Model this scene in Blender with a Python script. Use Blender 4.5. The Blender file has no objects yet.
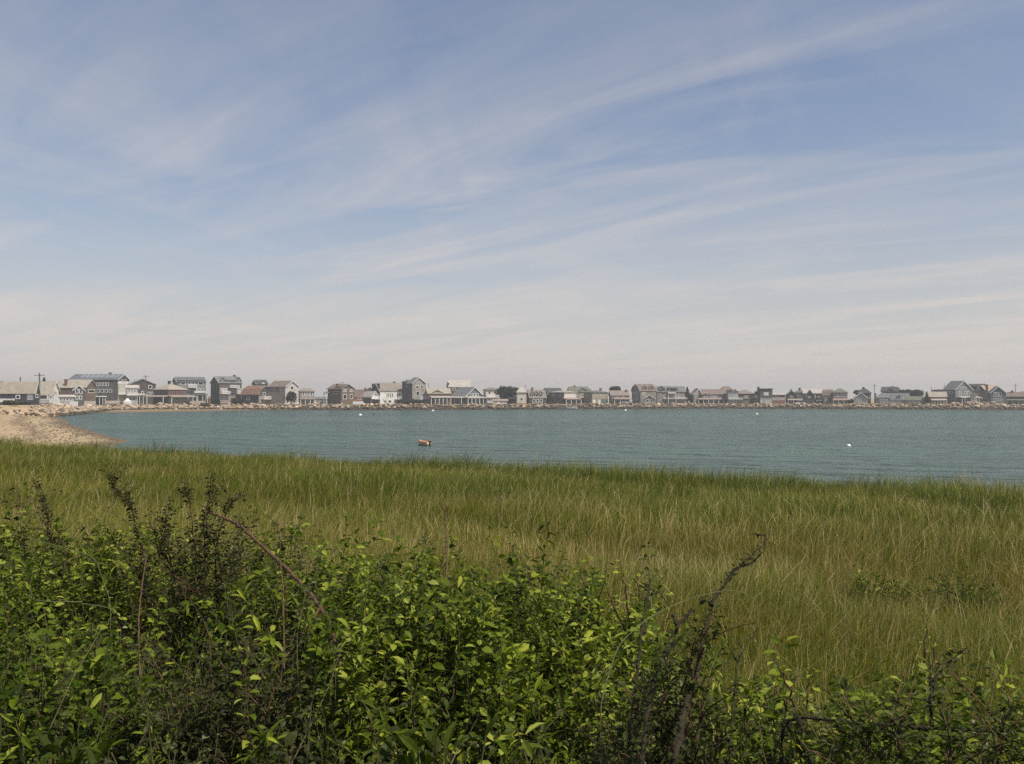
import bpy, math, random
import numpy as np
from mathutils import Vector, Matrix, noise as mnoise
R = math.radians
random.seed(7); rng = np.random.default_rng(11)
scn = bpy.context.scene
COL = scn.collection

# ------------------------------------------------------------------ camera, sky, sun, exposure
F, HY, CH = 887.0, 396.0, 5.0            # focal length in pixels, horizon row, eye height above the water
cam = bpy.data.cameras.new('camera'); cam.sensor_width = 36; cam.lens = F / 1024 * 36
cam.clip_start = .05; cam.clip_end = 20000
co = bpy.data.objects.new('camera', cam); COL.objects.link(co)
co.location = (0, 0, CH); co.rotation_euler = (R(90) + math.atan((HY - 382) / F), 0, 0)
scn.camera = co

SUN_EL, SUN_AZ = 56, 128                  # azimuth clockwise from +Y (the view direction)
w = bpy.data.worlds.new('World'); scn.world = w; w.use_nodes = True
nt = w.node_tree; nt.nodes.clear()
def N(nt, t, **k):
    n = nt.nodes.new(t)
    for a, b in k.items():
        if a.startswith('i_'):
            n.inputs[a[2:].replace('_', ' ')].default_value = b
        else: setattr(n, a, b)
    return n
def lk(nt, a, ao, b, bi): nt.links.new(a.outputs[ao], b.inputs[bi])
def mth(nt, op, a, b=None, clamp=False):
    n = nt.nodes.new('ShaderNodeMath'); n.operation = op; n.use_clamp = clamp
    for i, v in enumerate((a, b)):
        if v is None: continue
        if isinstance(v, (int, float)): n.inputs[i].default_value = v
        else: nt.links.new(v, n.inputs[i])
    return n.outputs[0]
def ramp(nt, fac, stops):
    n = nt.nodes.new('ShaderNodeValToRGB'); e = n.color_ramp.elements
    while len(e) < len(stops): e.new(.5)
    for el, (p, c) in zip(e, stops):
        el.position = p; el.color = (*c, 1) if len(c) == 3 else c
    nt.links.new(fac, n.inputs[0]); return n.outputs[0]
def mixc(nt, f, a, b, mode='MIX'):
    n = nt.nodes.new('ShaderNodeMix'); n.data_type = 'RGBA'; n.blend_type = mode
    for i, v in ((0, f), (6, a), (7, b)):
        if isinstance(v, (int, float)): n.inputs[i].default_value = v
        elif isinstance(v, tuple): n.inputs[i].default_value = (*v, 1)
        else: nt.links.new(v, n.inputs[i])
    return n.outputs[2]

sky = N(nt, 'ShaderNodeTexSky', sky_type='NISHITA', sun_disc=False, sun_elevation=R(SUN_EL), sun_rotation=R(SUN_AZ),
        air_density=1.0, dust_density=1.6, ozone_density=1.6, altitude=0)
tc = N(nt, 'ShaderNodeTexCoord'); sep = N(nt, 'ShaderNodeSeparateXYZ'); lk(nt, tc, 'Generated', sep, 0)
zz = mth(nt, 'ADD', mth(nt, 'MAXIMUM', sep.outputs[2], 0.0), .10)
uu = mth(nt, 'DIVIDE', sep.outputs[0], zz); vv = mth(nt, 'DIVIDE', sep.outputs[1], zz)
cmb = N(nt, 'ShaderNodeCombineXYZ'); nt.links.new(uu, cmb.inputs[0]); nt.links.new(vv, cmb.inputs[1])
def streak(ang, sx, sy, scale, detail, dist, off):
    m = N(nt, 'ShaderNodeMapping'); m.inputs['Rotation'].default_value = (0, 0, R(ang))
    m.inputs['Location'].default_value = off
    lk(nt, cmb, 0, m, 0)
    m2 = N(nt, 'ShaderNodeMapping'); m2.inputs['Scale'].default_value = (sx, sy, 1); lk(nt, m, 0, m2, 0)
    n = N(nt, 'ShaderNodeTexNoise'); n.inputs['Scale'].default_value = scale; n.inputs['Detail'].default_value = detail
    n.inputs['Roughness'].default_value = .55; n.inputs['Distortion'].default_value = dist; lk(nt, m2, 0, n, 0)
    return n.outputs[0]
s1 = streak(-54, 1.0, .26, 1.9, 9, 1.1, (3.6, 1.4, 0))       # long streaks receding to the left
s2 = streak(20, 1.0, .40, 1.7, 9, 1.3, (0, 5, 2))
s3 = streak(-30, 1, .45, .8, 4, .5, (2.4, 7, 1))          # broad veil patches
s4 = streak(-44, 1.0, .10, 6.5, 6, .6, (7, 2, 5))             # fine fibres
c4 = ramp(nt, s4, [(.36, (.70,) * 3), (.66, (1, 1, 1))])
c1 = ramp(nt, s1, [(.42, (0, 0, 0)), (.70, (1, 1, 1))])
c2 = ramp(nt, s2, [(.47, (0, 0, 0)), (.66, (1, 1, 1))])
c3 = ramp(nt, s3, [(.40, (0, 0, 0)), (.60, (1, 1, 1))])
el = sep.outputs[2]
low = ramp(nt, el, [(0.0, (.9,) * 3), (.05, (.82,) * 3), (.13, (.50,) * 3), (.23, (.22,) * 3), (.45, (.06,) * 3)])
cl = mth(nt, 'MULTIPLY', mth(nt, 'ADD', mth(nt, 'MULTIPLY', c1, c4), mth(nt, 'MULTIPLY', c2, .22)), mth(nt, 'ADD', mth(nt, 'MULTIPLY', c3, .62), .42))
cl = mth(nt, 'MULTIPLY', mth(nt, 'MULTIPLY', cl, .46), ramp(nt, el, [(0, (1, 1, 1)), (.2, (.9,) * 3), (.36, (.60,) * 3), (.5, (.5,) * 3)]))
tot = mth(nt, 'ADD', low, cl, True)
tot = mth(nt, 'MINIMUM', tot, .93)
CLOUD = (5.9, 5.5, 5.25)
base = mixc(nt, 1.0, sky.outputs[0], (.80, .90, 1.0), 'MULTIPLY')
skc = mixc(nt, tot, base, CLOUD)
bg = N(nt, 'ShaderNodeBackground'); nt.links.new(skc, bg.inputs[0]); bg.inputs[1].default_value = .1
wo = N(nt, 'ShaderNodeOutputWorld'); lk(nt, bg, 0, wo, 0)

sl = bpy.data.lights.new('sun', 'SUN'); sl.energy = 4.2; sl.angle = R(.6); sl.color = (1, .93, .80)
so = bpy.data.objects.new('sun', sl); COL.objects.link(so)
sd = Vector((math.sin(R(SUN_AZ)) * math.cos(R(SUN_EL)), math.cos(R(SUN_AZ)) * math.cos(R(SUN_EL)), math.sin(R(SUN_EL))))
so.rotation_euler = sd.to_track_quat('Z', 'Y').to_euler(); so.location = (30, -20, 60)
scn.view_settings.view_transform = 'Standard'; scn.view_settings.look = 'None'
scn.view_settings.gamma = 1; scn.view_settings.exposure = 0.2
scn.cycles.use_denoising = False
scn.cycles.sample_clamp_direct = 4; scn.cycles.sample_clamp_indirect = 2
scn.cycles.max_bounces = 8; scn.cycles.transparent_max_bounces = 4
scn.cycles.volume_bounces = 0
HAZE = 0.00055

# ------------------------------------------------------------------ helpers
def tag(o, label=None, cat=None, group=None, kind=None):
    for k, v in (('label', label), ('category', cat), ('group', group), ('kind', kind)):
        if v: o[k] = v
    return o
def empty(name, loc=(0, 0, 0), rz=0, **t):
    o = bpy.data.objects.new(name, None); COL.objects.link(o); o.empty_display_size = .3
    o.location = loc; o.rotation_euler = (0, 0, rz); return tag(o, **t)
def npmesh(name, V, faces_flat, sizes, mats, attr=None, smooth=False, parent=None, mi=None):
    me = bpy.data.meshes.new(name); V = np.asarray(V, np.float32)
    sizes = np.asarray(sizes, np.int32); faces_flat = np.asarray(faces_flat, np.int32)
    me.vertices.add(len(V)); me.vertices.foreach_set('co', V.ravel())
    me.loops.add(len(faces_flat)); me.loops.foreach_set('vertex_index', faces_flat)
    me.polygons.add(len(sizes)); st = np.concatenate([[0], np.cumsum(sizes)[:-1]]).astype(np.int32)
    me.polygons.foreach_set('loop_start', st)
    if mi is not None: me.polygons.foreach_set('material_index', np.asarray(mi, np.int32))
    me.polygons.foreach_set('use_smooth', np.full(len(sizes), smooth))
    me.update(calc_edges=True)
    if attr is not None:
        a = me.attributes.new('tint', 'FLOAT_VECTOR', 'POINT'); a.data.foreach_set('vector', np.asarray(attr, np.float32).ravel())
    for m in (mats if isinstance(mats, (list, tuple)) else [mats]): me.materials.append(m)
    o = bpy.data.objects.new(name, me); COL.objects.link(o)
    if parent: o.parent = parent
    return o
class MB:
    def __init__(s): s.v = []; s.f = []; s.m = []
    def box(s, x0, x1, y0, y1, z0, z1, m=0):
        b = len(s.v); s.v += [(x, y, z) for z in (z0, z1) for x, y in ((x0, y0), (x1, y0), (x1, y1), (x0, y1))]
        for f in ((3, 2, 1, 0), (4, 5, 6, 7), (0, 1, 5, 4), (1, 2, 6, 5), (2, 3, 7, 6), (3, 0, 4, 7)):
            s.f.append([b + i for i in f]); s.m.append(m)
        return s
    def hull8(s, pts, m=0):                # eight corners ordered like box()
        b = len(s.v); s.v += [tuple(p) for p in pts]
        for f in ((3, 2, 1, 0), (4, 5, 6, 7), (0, 1, 5, 4), (1, 2, 6, 5), (2, 3, 7, 6), (3, 0, 4, 7)):
            s.f.append([b + i for i in f]); s.m.append(m)
        return s
    def prism(s, pts, axis, a, b_, m=0):    # closed polygon pts (u,z) extruded along axis from a to b_
        n = len(pts); b = len(s.v)
        for t in (a, b_):
            s.v += [((t, u, z) if axis == 'x' else (u, t, z)) for u, z in pts]
        s.f.append([b + i for i in range(n)][::-1]); s.f.append([b + n + i for i in range(n)]); s.m += [m, m]
        for i in range(n):
            j = (i + 1) % n; s.f.append([b + i, b + j, b + n + j, b + n + i]); s.m.append(m)
        return s
    def poly(s, pts, m=0):
        b = len(s.v); s.v += [tuple(p) for p in pts]; s.f.append([b + i for i in range(len(pts))]); s.m.append(m); return s
    def tube(s, pts, rads, n=6, m=0):
        pts = [Vector(p) for p in pts]; b = len(s.v)
        if isinstance(rads, (int, float)): rads = [rads] * len(pts)
        for i, p in enumerate(pts):
            d = (pts[min(i + 1, len(pts) - 1)] - pts[max(i - 1, 0)]).normalized()
            a = d.cross(Vector((.31, .2, .93))).normalized(); c = d.cross(a)
            for k in range(n):
                t = 2 * math.pi * k / n; s.v.append(tuple(p + (a * math.cos(t) + c * math.sin(t)) * rads[i]))
        for i in range(len(pts) - 1):
            for k in range(n):
                k2 = (k + 1) % n
                s.f.append([b + i * n + k, b + i * n + k2, b + (i + 1) * n + k2, b + (i + 1) * n + k]); s.m.append(m)
        s.f.append([b + k for k in range(n)][::-1]); s.f.append([b + (len(pts) - 1) * n + k for k in range(n)]); s.m += [m, m]
        return s
    def build(s, name, mats, parent=None, smooth=False, **t):
        sizes = [len(f) for f in s.f]; flat = [i for f in s.f for i in f]
        o = npmesh(name, s.v, flat, sizes, mats, smooth=smooth, parent=parent, mi=s.m)
        import bmesh
        bm = bmesh.new(); bm.from_mesh(o.data); bmesh.ops.recalc_face_normals(bm, faces=bm.faces); bm.to_mesh(o.data); bm.free()
        return tag(o, **t)
def Zy(y, d): return CH - (y - HY) * d / F
def Xp(px, d): return (px - 512) / F * d
def P(px, py, d): return Vector((Xp(px, d), d, Zy(py, d)))

_M = {}
def mat(key, col=None, rough=.85, var=.25, scale=1.2, bump=0.0, col2=None, lines=0, spec=.3):
    if key in _M: return _M[key]
    m = bpy.data.materials.new(key); m.use_nodes = True; t = m.node_tree; b = t.nodes['Principled BSDF']
    b.inputs['Roughness'].default_value = rough; b.inputs['Specular IOR Level'].default_value = spec
    tcn = N(t, 'ShaderNodeTexCoord'); n = N(t, 'ShaderNodeTexNoise'); n.inputs['Scale'].default_value = scale
    n.inputs['Detail'].default_value = 5; lk(t, tcn, 'Object', n, 0)
    c2 = col2 or tuple(c * (1 - var) for c in col); c1_ = tuple(min(1, c * (1 + var * .6)) for c in col)
    c = ramp(t, n.outputs[0], [(.3, c2), (.7, c1_)])
    if lines:                                # clapboards / shingle courses
        sp = N(t, 'ShaderNodeSeparateXYZ'); lk(t, tcn, 'Object', sp, 0)
        fr = mth(t, 'FRACT', mth(t, 'MULTIPLY', sp.outputs[2], lines))
        k = mth(t, 'GREATER_THAN', fr, .82)
        c = mixc(t, mth(t, 'MULTIPLY', k, .35), c, tuple(x * .5 for x in col))
    t.links.new(c, b.inputs['Base Color'])
    if bump:
        bp = N(t, 'ShaderNodeBump'); bp.inputs['Strength'].default_value = bump; bp.inputs['Distance'].default_value = .1
        lk(t, n, 0, bp, 'Height'); lk(t, bp, 0, b, 'Normal')
    _M[key] = m; return m
WALLS = dict(slate=(.085, .095, .105), navy=(.045, .055, .075), grey=(.20, .20, .20), bluegrey=(.17, .20, .235), brown=(.135, .11, .095),
             charcoal=(.07, .07, .075), white=(.72, .70, .67), cream=(.55, .51, .44), pink=(.58, .52, .49), tan=(.31, .28, .245),
             yellow=(.34, .30, .22), ltgrey=(.36, .36, .35), green=(.15, .19, .17), redbrown=(.26, .14, .11), pinkgrey=(.30, .25, .24), teal=(.10, .15, .17))
ROOFS = dict(apricot=(.42, .29, .20), tan=(.38, .33, .27), brown=(.22, .17, .14), grey=(.20, .20, .205), slate=(.14, .15, .165), orange=(.27, .155, .11),
             pale=(.50, .45, .40), taupe=(.27, .23, .20), green=(.17, .175, .14), dark=(.085, .085, .09), ochre=(.40, .35, .285), pinkt=(.38, .28, .24))
def wallm(k): return mat('wall_' + k, tuple(a * b for a, b in zip(WALLS[k], (1.20, 1.06, .88) if max(WALLS[k]) < .3 else (1, .99, .97))), lines=5, scale=.8)
def roofm(k): return mat('roof_' + k, tuple(a * b for a, b in zip(ROOFS[k], (.90, .90, .88))), scale=.9, lines=4, var=.2)
TRIM = mat('white_trim', (.74, .73, .70), rough=.6, var=.08)
WOOD = mat('weathered_wood', (.20, .16, .125), scale=3, var=.35)
POLE = mat('pole_wood', (.13, .11, .095), scale=2)
BRICK = mat('chimney_brick', (.19, .105, .08), scale=4)
def glassm():
    m = bpy.data.materials.new('window_glass'); m.use_nodes = True; b = m.node_tree.nodes['Principled BSDF']
    b.inputs['Base Color'].default_value = (.02, .024, .028, 1); b.inputs['Roughness'].default_value = .12
    b.inputs['Specular IOR Level'].default_value = .6; return m
GLASS = glassm()

# ------------------------------------------------------------------ terrain
WATER = [(700, -362), (16, 33.7), (-8, 48), (-30, 61), (-38, 80), (-42.5, 98.6), (-54.2, 117), (-66, 137), (-78.9, 158), (-92, 184), (-108, 211), (-117, 232), (-121, 250),
         (-121, 262), (-110, 270), (-100, 284), (-90, 304), (-75, 316), (-40, 317), (0, 328), (41, 341), (75, 355), (111, 341), (143, 328), (183, 317),
         (300, 300), (520, 270), (1200, 200), (1200, -362)]
CREST = [(-520, 150), (-300, 178), (-150, 189), (-121, 199), (-114, 210), (-118, 229), (-128.5, 262), (-137, 292), (-128, 310.5), (-111, 323.5), (-75, 323.5), (-40, 323.5), (0, 334.5),
         (41, 347.5), (75, 361.5), (111, 347.5), (143, 334.5), (183, 323.5), (300, 306.5), (520, 277), (1000, 220), (1000, 420), (-520, 420)]
def sdist(poly, X, Y):
    P_ = np.array(poly, float); X = np.asarray(X, float); Y = np.asarray(Y, float)
    d = np.full(X.shape, 1e18); ins = np.zeros(X.shape, bool)
    for i in range(len(P_)):
        a = P_[i]; b = P_[(i + 1) % len(P_)]; e = b - a
        t = np.clip(((X - a[0]) * e[0] + (Y - a[1]) * e[1]) / (e @ e), 0, 1)
        d = np.minimum(d, (X - a[0] - t * e[0]) ** 2 + (Y - a[1] - t * e[1]) ** 2)
        c = ((a[1] > Y) != (b[1] > Y)); 
        with np.errstate(divide='ignore', invalid='ignore'):
            xi = e[0] * (Y - a[1]) / e[1] + a[0]
        ins ^= c & (X < xi)
    d = np.sqrt(d); return np.where(ins, d, -d)
def wob(X, Y, s, seed=0.):
    return (np.sin(X / s + seed) * np.cos(Y / s * 1.13 + seed * 2) + .5 * np.sin(X / s * 2.3 + 1.7 + seed) * np.sin(Y / s * 2.1 + .6) + .25 * np.sin(X / s * 4.7 + Y / s * 3.9 + seed))
def fieldS(X, Y): return (38 - .58 * X - Y) / 1.156 + .7 * wob(X, Y, 4.5, 1.)
def height(X, Y):
    wd = sdist(WATER, X, Y)                       # + in the water
    s = fieldS(X, Y)
    sl_ = .075 - .066 * np.clip((Y - 212) / 30, 0, 1) * np.clip((X + 150) / 15, 0, 1)
    beach = np.where(wd > 0, -.06 * wd - .02, np.minimum(-wd * sl_, 1.35 + .1 * wob(X, Y, 17)) + .04 * wob(X, Y, 5) * np.clip(-wd / 4, 0, 1))
    beach = np.maximum(beach, -2.5)
    field = np.where(s > 0, 1.6 + .052 * np.minimum(s, 36), 1.6 + s * .36) + .07 * wob(X, Y, 3.1) * np.clip(s, 0, 1)
    r = sdist(CREST, X, Y); k = np.clip((r + 5) / 5, 0, 1)
    zc = 1.9 + .95 * np.clip((-100 - X) / 12, 0, 1) * np.clip((262 - Y) / 25, 0, 1)
    land = np.where(r > -5, -1.5 + (zc + 1.5) * k, -9)
    sea = -2.5 * np.clip((Y - 425) / 20, 0, 1) + zc * (1 - np.clip((Y - 425) / 20, 0, 1))
    land = np.where(Y > 415, np.minimum(land, sea), land)
    return np.maximum(np.maximum(beach, np.where(s > -12, field, -9)), land)
xs_ = np.concatenate([np.arange(-1300, -200, 60), np.arange(-200, -60, 2.5), np.arange(-60, 60, 1.2), np.arange(60, 240, 4), np.arange(240, 1320, 60)])
ys_ = np.concatenate([np.arange(-300, -12, 24), np.arange(-12, 62, 1.2), np.arange(62, 370, 2.5), np.arange(370, 460, 8), np.array([500, 700, 1000, 1300])])
GX, GY = np.meshgrid(xs_, ys_); GZ = height(GX, GY)
GZ = np.where((GX < -250) & (GY < 150), np.maximum(GZ, 1.3), GZ)
def gz(x, y):
    x = np.asarray(x, float); y = np.asarray(y, float)
    i = np.clip(np.searchsorted(xs_, x) - 1, 0, len(xs_) - 2); j = np.clip(np.searchsorted(ys_, y) - 1, 0, len(ys_) - 2)
    u = (x - xs_[i]) / (xs_[i + 1] - xs_[i]); v = (y - ys_[j]) / (ys_[j + 1] - ys_[j])
    return (GZ[j, i] * (1 - u) + GZ[j, i + 1] * u) * (1 - v) + (GZ[j + 1, i] * (1 - u) + GZ[j + 1, i + 1] * u) * v
def terrain_mat():
    m = bpy.data.materials.new('shore_ground'); m.use_nodes = True; t = m.node_tree; b = t.nodes['Principled BSDF']; b.inputs['Roughness'].default_value = .95
    b.inputs['Specular IOR Level'].default_value = .15
    g = N(t, 'ShaderNodeNewGeometry'); at = N(t, 'ShaderNodeAttribute', attribute_name='tint'); sp = N(t, 'ShaderNodeSeparateXYZ'); lk(t, g, 'Position', sp, 0)
    asp = N(t, 'ShaderNodeSeparateXYZ'); lk(t, at, 'Vector', asp, 0)
    n1 = N(t, 'ShaderNodeTexNoise'); n1.inputs['Scale'].default_value = .35; n1.inputs['Detail'].default_value = 8; n1.inputs['Roughness'].default_value = .7; lk(t, g, 'Position', n1, 0)
    n2 = N(t, 'ShaderNodeTexNoise'); n2.inputs['Scale'].default_value = 2.2; n2.inputs['Detail'].default_value = 8; n2.inputs['Roughness'].default_value = .75; lk(t, g, 'Position', n2, 0)
    vo = N(t, 'ShaderNodeTexVoronoi'); vo.inputs['Scale'].default_value = 3.0; lk(t, g, 'Position', vo, 0)
    sand = ramp(t, n1.outputs[0], [(.3, (.27, .19, .105)), (.5, (.40, .29, .17)), (.68, (.52, .40, .25))])
    sand = mixc(t, .30, sand, ramp(t, n2.outputs[0], [(.35, (.14, .095, .06)), (.5, (.34, .25, .16)), (.66, (.52, .42, .30))]))
    sand = mixc(t, .10, sand, vo.outputs['Color'], 'OVERLAY')
    wz = mth(t, 'ADD', sp.outputs[2], mth(t, 'MULTIPLY', mth(t, 'SUBTRACT', n1.outputs[0], .5), .35))
    wet = ramp(t, wz, [(.10, (1, 1, 1)), (.34, (0, 0, 0))])
    sand = mixc(t, mth(t, 'MULTIPLY', wet, .75), sand, (.085, .060, .036))
    wr = ramp(t, mth(t, 'ABSOLUTE', mth(t, 'SUBTRACT', wz, .62)), [(.03, (1, 1, 1)), (.12, (0, 0, 0))])
    sand = mixc(t, mth(t, 'MULTIPLY', wr, .5), sand, (.12, .075, .045))
    soil = ramp(t, n2.outputs[0], [(.3, (.018, .020, .008)), (.7, (.06, .055, .025))])
    back = ramp(t, n1.outputs[0], [(.35, (.10, .10, .045)), (.6, (.26, .22, .14))])
    c = mixc(t, asp.outputs[0], sand, soil); c = mixc(t, asp.outputs[1], c, back); c = mixc(t, asp.outputs[2], c, (.055, .045, .030))
    t.links.new(c, b.inputs['Base Color'])
    bp = N(t, 'ShaderNodeBump'); bp.inputs['Distance'].default_value = .12; bp.inputs['Strength'].default_value = .35
    lk(t, n2, 0, bp, 'Height'); lk(t, bp, 0, b, 'Normal'); return m
ny, nx = GX.shape
idx = (np.arange(ny - 1)[:, None] * nx + np.arange(nx - 1)[None]).ravel()
ff = np.stack([idx, idx + 1, idx + nx + 1, idx + nx], 1).ravel()
S_ = fieldS(GX, GY); C_ = sdist(CREST, GX, GY)
att = np.stack([np.clip((S_ + 2.5) / 2, 0, 1), np.clip((C_ + .3) / 1.5, 0, 1), np.clip((C_ + 7.5) / 1.5, 0, 1) * np.clip(1.3 - C_, 0, 1) * np.clip((GX + 100) / 20, 0, 1)], -1).reshape(-1, 3)
tag(npmesh('ground', np.stack([GX, GY, GZ], -1).reshape(-1, 3), ff, np.full(len(idx), 4), terrain_mat(), attr=att, smooth=True), kind='structure')

def water_mat():
    m = bpy.data.materials.new('bay_water'); m.use_nodes = True; t = m.node_tree; b = t.nodes['Principled BSDF']
    g = N(t, 'ShaderNodeNewGeometry')
    mp = N(t, 'ShaderNodeMapping'); mp.inputs['Rotation'].default_value = (0, 0, R(12)); mp.inputs['Scale'].default_value = (.32, 1.0, 1); lk(t, g, 'Position', mp, 0)
    a = N(t, 'ShaderNodeTexNoise'); a.inputs['Scale'].default_value = 1.6; a.inputs['Detail'].default_value = 6; a.inputs['Roughness'].default_value = .62; lk(t, mp, 0, a, 0)
    bb = N(t, 'ShaderNodeTexNoise'); bb.inputs['Scale'].default_value = .50; bb.inputs['Detail'].default_value = 3; bb.inputs['Distortion'].default_value = .5; lk(t, mp, 0, bb, 0)
    mp3 = N(t, 'ShaderNodeMapping'); mp3.inputs['Scale'].default_value = (.012, .035, 1); lk(t, g, 'Position', mp3, 0)
    cc = N(t, 'ShaderNodeTexNoise'); cc.inputs['Scale'].default_value = 1.; cc.inputs['Detail'].default_value = 5; lk(t, mp3, 0, cc, 0)
    h = mth(t, 'ADD', mth(t, 'MULTIPLY', a.outputs[0], .55), mth(t, 'MULTIPLY', bb.outputs[0], 2.6))
    mp4 = N(t, 'ShaderNodeMapping'); mp4.inputs['Scale'].default_value = (.13, .42, 1); mp4.inputs['Rotation'].default_value = (0, 0, R(6)); lk(t, g, 'Position', mp4, 0)
    dd = N(t, 'ShaderNodeTexNoise'); dd.inputs['Scale'].default_value = 1.; dd.inputs['Detail'].default_value = 4; dd.inputs['Distortion'].default_value = .6; lk(t, mp4, 0, dd, 0)
    h = mth(t, 'ADD', h, mth(t, 'MULTIPLY', dd.outputs[0], 5.5))
    bp = N(t, 'ShaderNodeBump'); bp.inputs['Distance'].default_value = 1.1; bp.inputs['Strength'].default_value = 1.0
    t.links.new(h, bp.inputs['Height']); lk(t, bp, 0, b, 'Normal')
    col = ramp(t, cc.outputs[0], [(.35, (.040, .086, .066)), (.65, (.062, .120, .092))])
    t.links.new(col, b.inputs['Base Color']); b.inputs['Roughness'].default_value = .27; b.inputs['IOR'].default_value = 1.33
    b.inputs['Specular IOR Level'].default_value = .42
    return m
m = MB(); m.poly([(-1300, -300, 0), (1300, -300, 0), (1300, 1300, 0), (-1300, 1300, 0)])
m.build('sea_water', water_mat(), kind='structure')

# ------------------------------------------------------------------ rocks
def rock_proto(seed):
    import bmesh
    bm = bmesh.new(); bmesh.ops.create_icosphere(bm, subdivisions=2, radius=1)
    off = Vector((seed * 7.3, seed * 3.1, seed))
    for v in bm.verts:
        d = mnoise.noise(v.co * .8 + off) * .45 + mnoise.noise(v.co * 2.1 + off) * .14
        v.co = v.co * (1 + d); v.co.z *= .68
        q = v.co * 2.2; v.co = v.co.lerp(Vector((round(q.x), round(q.y), round(q.z))) / 2.2, .35)
    V = np.array([v.co[:] for v in bm.verts]); Fc = np.array([[x.index for x in f.verts] for f in bm.faces]); bm.free(); return V, Fc
ROCKS = [rock_proto(i) for i in range(8)]
def rock_mat():
    m = bpy.data.materials.new('boulder_stone'); m.use_nodes = True; t = m.node_tree; b = t.nodes['Principled BSDF']; b.inputs['Roughness'].default_value = .92
    b.inputs['Specular IOR Level'].default_value = .2
    g = N(t, 'ShaderNodeNewGeometry'); at = N(t, 'ShaderNodeAttribute', attribute_name='tint'); asp = N(t, 'ShaderNodeSeparateXYZ'); lk(t, at, 'Vector', asp, 0)
    oi = N(t, 'ShaderNodeObjectInfo')
    sp = N(t, 'ShaderNodeSeparateXYZ'); lk(t, g, 'Position', sp, 0)
    rv = mth(t, 'FRACT', mth(t, 'ADD', asp.outputs[0], oi.outputs['Random']))
    c = ramp(t, rv, [(0, (.10, .08, .062)), (.25, (.27, .215, .155)), (.5, (.42, .34, .24)), (.75, (.36, .265, .195)), (1, (.62, .54, .43))])
    n = N(t, 'ShaderNodeTexNoise'); n.inputs['Scale'].default_value = 1.5; n.inputs['Detail'].default_value = 6; lk(t, g, 'Position', n, 0)
    c = mixc(t, .5, c, ramp(t, n.outputs[0], [(.3, (.15, .12, .1)), (.7, (.75, .7, .62))]), 'OVERLAY')
    wz = mth(t, 'ADD', sp.outputs[2], mth(t, 'MULTIPLY', mth(t, 'SUBTRACT', n.outputs[0], .5), .5))
    wet = ramp(t, wz, [(.7, (1, 1, 1)), (1.2, (0, 0, 0))])
    c = mixc(t, mth(t, 'MULTIPLY', wet, .86), c, (.040, .033, .016))
    t.links.new(c, b.inputs['Base Color'])
    bp = N(t, 'ShaderNodeBump'); bp.inputs['Distance'].default_value = .1; lk(t, n, 0, bp, 'Height'); lk(t, bp, 0, b, 'Normal'); return m
ROCKM = rock_mat()
def rotz(a): c, s = math.cos(a), math.sin(a); return np.array([[c, -s, 0], [s, c, 0], [0, 0, 1]])
def crest_walk(p0, p1):
    out = []
    L = 0
    for i in range(p0, p1):
        a = np.array(CREST[i], float); b = np.array(CREST[i + 1], float); e = b - a; l = np.linalg.norm(e); e /= l
        n = np.array([e[1], -e[0]])             # towards the water
        out.append((a, e, n, l))
    return out
segs = crest_walk(2, 19)
Vs, Fs, As = [], [], []; nb = 0; boulders = []
def add_rock(x, y, z, s, sq=1.):
    global nb
    V, Fc = ROCKS[rng.integers(8)]
    V = (V * np.array([1.15, .9, .95 * sq])) @ rotz(rng.uniform(0, 6.28)).T * s + np.array([x, y, z])
    Vs.append(V); Fs.append(Fc + nb); nb += len(V); As.append(np.tile([rng.uniform(), 0, 0], (len(V), 1)))
for a, e, n, l in segs:
    cnt = int(l * 5)
    for k in range(cnt):
        t = rng.uniform(0, l); u = rng.uniform(-.8, 6.2 if a[1] > 315 or a[0] > -100 else 5.2); p = a + e * t + n * u
        px = 512 + p[0] / p[1] * F
        left = px < 310
        zg = max(float(gz(p[0], p[1])), 0.0 if u > 4 else -.3)
        base = 1.72 + (.75 if (p[1] < 236) else 0) * min(1, max(0, (255 - p[1]) / 20))
        s = rng.uniform(.28, .66) * (1.2 if left else 1)
        z = max(base * (1 - u / 5.6), -.1) + rng.uniform(-.2, .15)
        if u < .6: z = base + rng.uniform(-.15, .30)
        if px < 60: s *= .6; z -= .08
        if left and rng.uniform() < .12 and len(boulders) < 150 and u < 4.5 and 60 < px:
            boulders.append((p[0], p[1], z + .1, s * 1.15)); continue
        add_rock(p[0], p[1], z, s)
# piles of pale stone in front of some houses
for (pa, pb, yt, yb_, k) in ((655, 692, 402, 407, 60), (950, 1010, 401.5, 406, 110), (312, 323, 400.5, 407, 26)):
    for _ in range(k):
        px = rng.uniform(pa, pb); d = 340 if pa < 400 else (362 if pa < 700 else 331); d += rng.uniform(-3, 3)
        z = Zy(rng.uniform(yt, yb_), d) - .3; add_rock(Xp(px, d), d, z, rng.uniform(.4, .8))
V = np.concatenate(Vs); Fc = np.concatenate(Fs)
tag(npmesh('riprap_rocks', V, Fc.ravel(), np.full(len(Fc), 3), ROCKM, attr=np.concatenate(As)), kind='stuff')
rmesh = []
for i, (V, Fc) in enumerate(ROCKS):
    o = npmesh('boulder', V, Fc.ravel(), np.full(len(Fc), 3), ROCKM, attr=np.zeros((len(V), 3))); rmesh.append(o.data); bpy.data.objects.remove(o)
for x, y, z, s in boulders:
    o = bpy.data.objects.new('boulder', rmesh[random.randrange(8)]); COL.objects.link(o)
    o.location = (x, y, z); o.scale = (s * 1.2, s, s); o.rotation_euler = (0, 0, random.uniform(0, 6))
    tag(o, 'large tan boulder lying in the rock bank at the left end of the cove', 'boulder', 'large boulders in the left rock bank')
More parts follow.
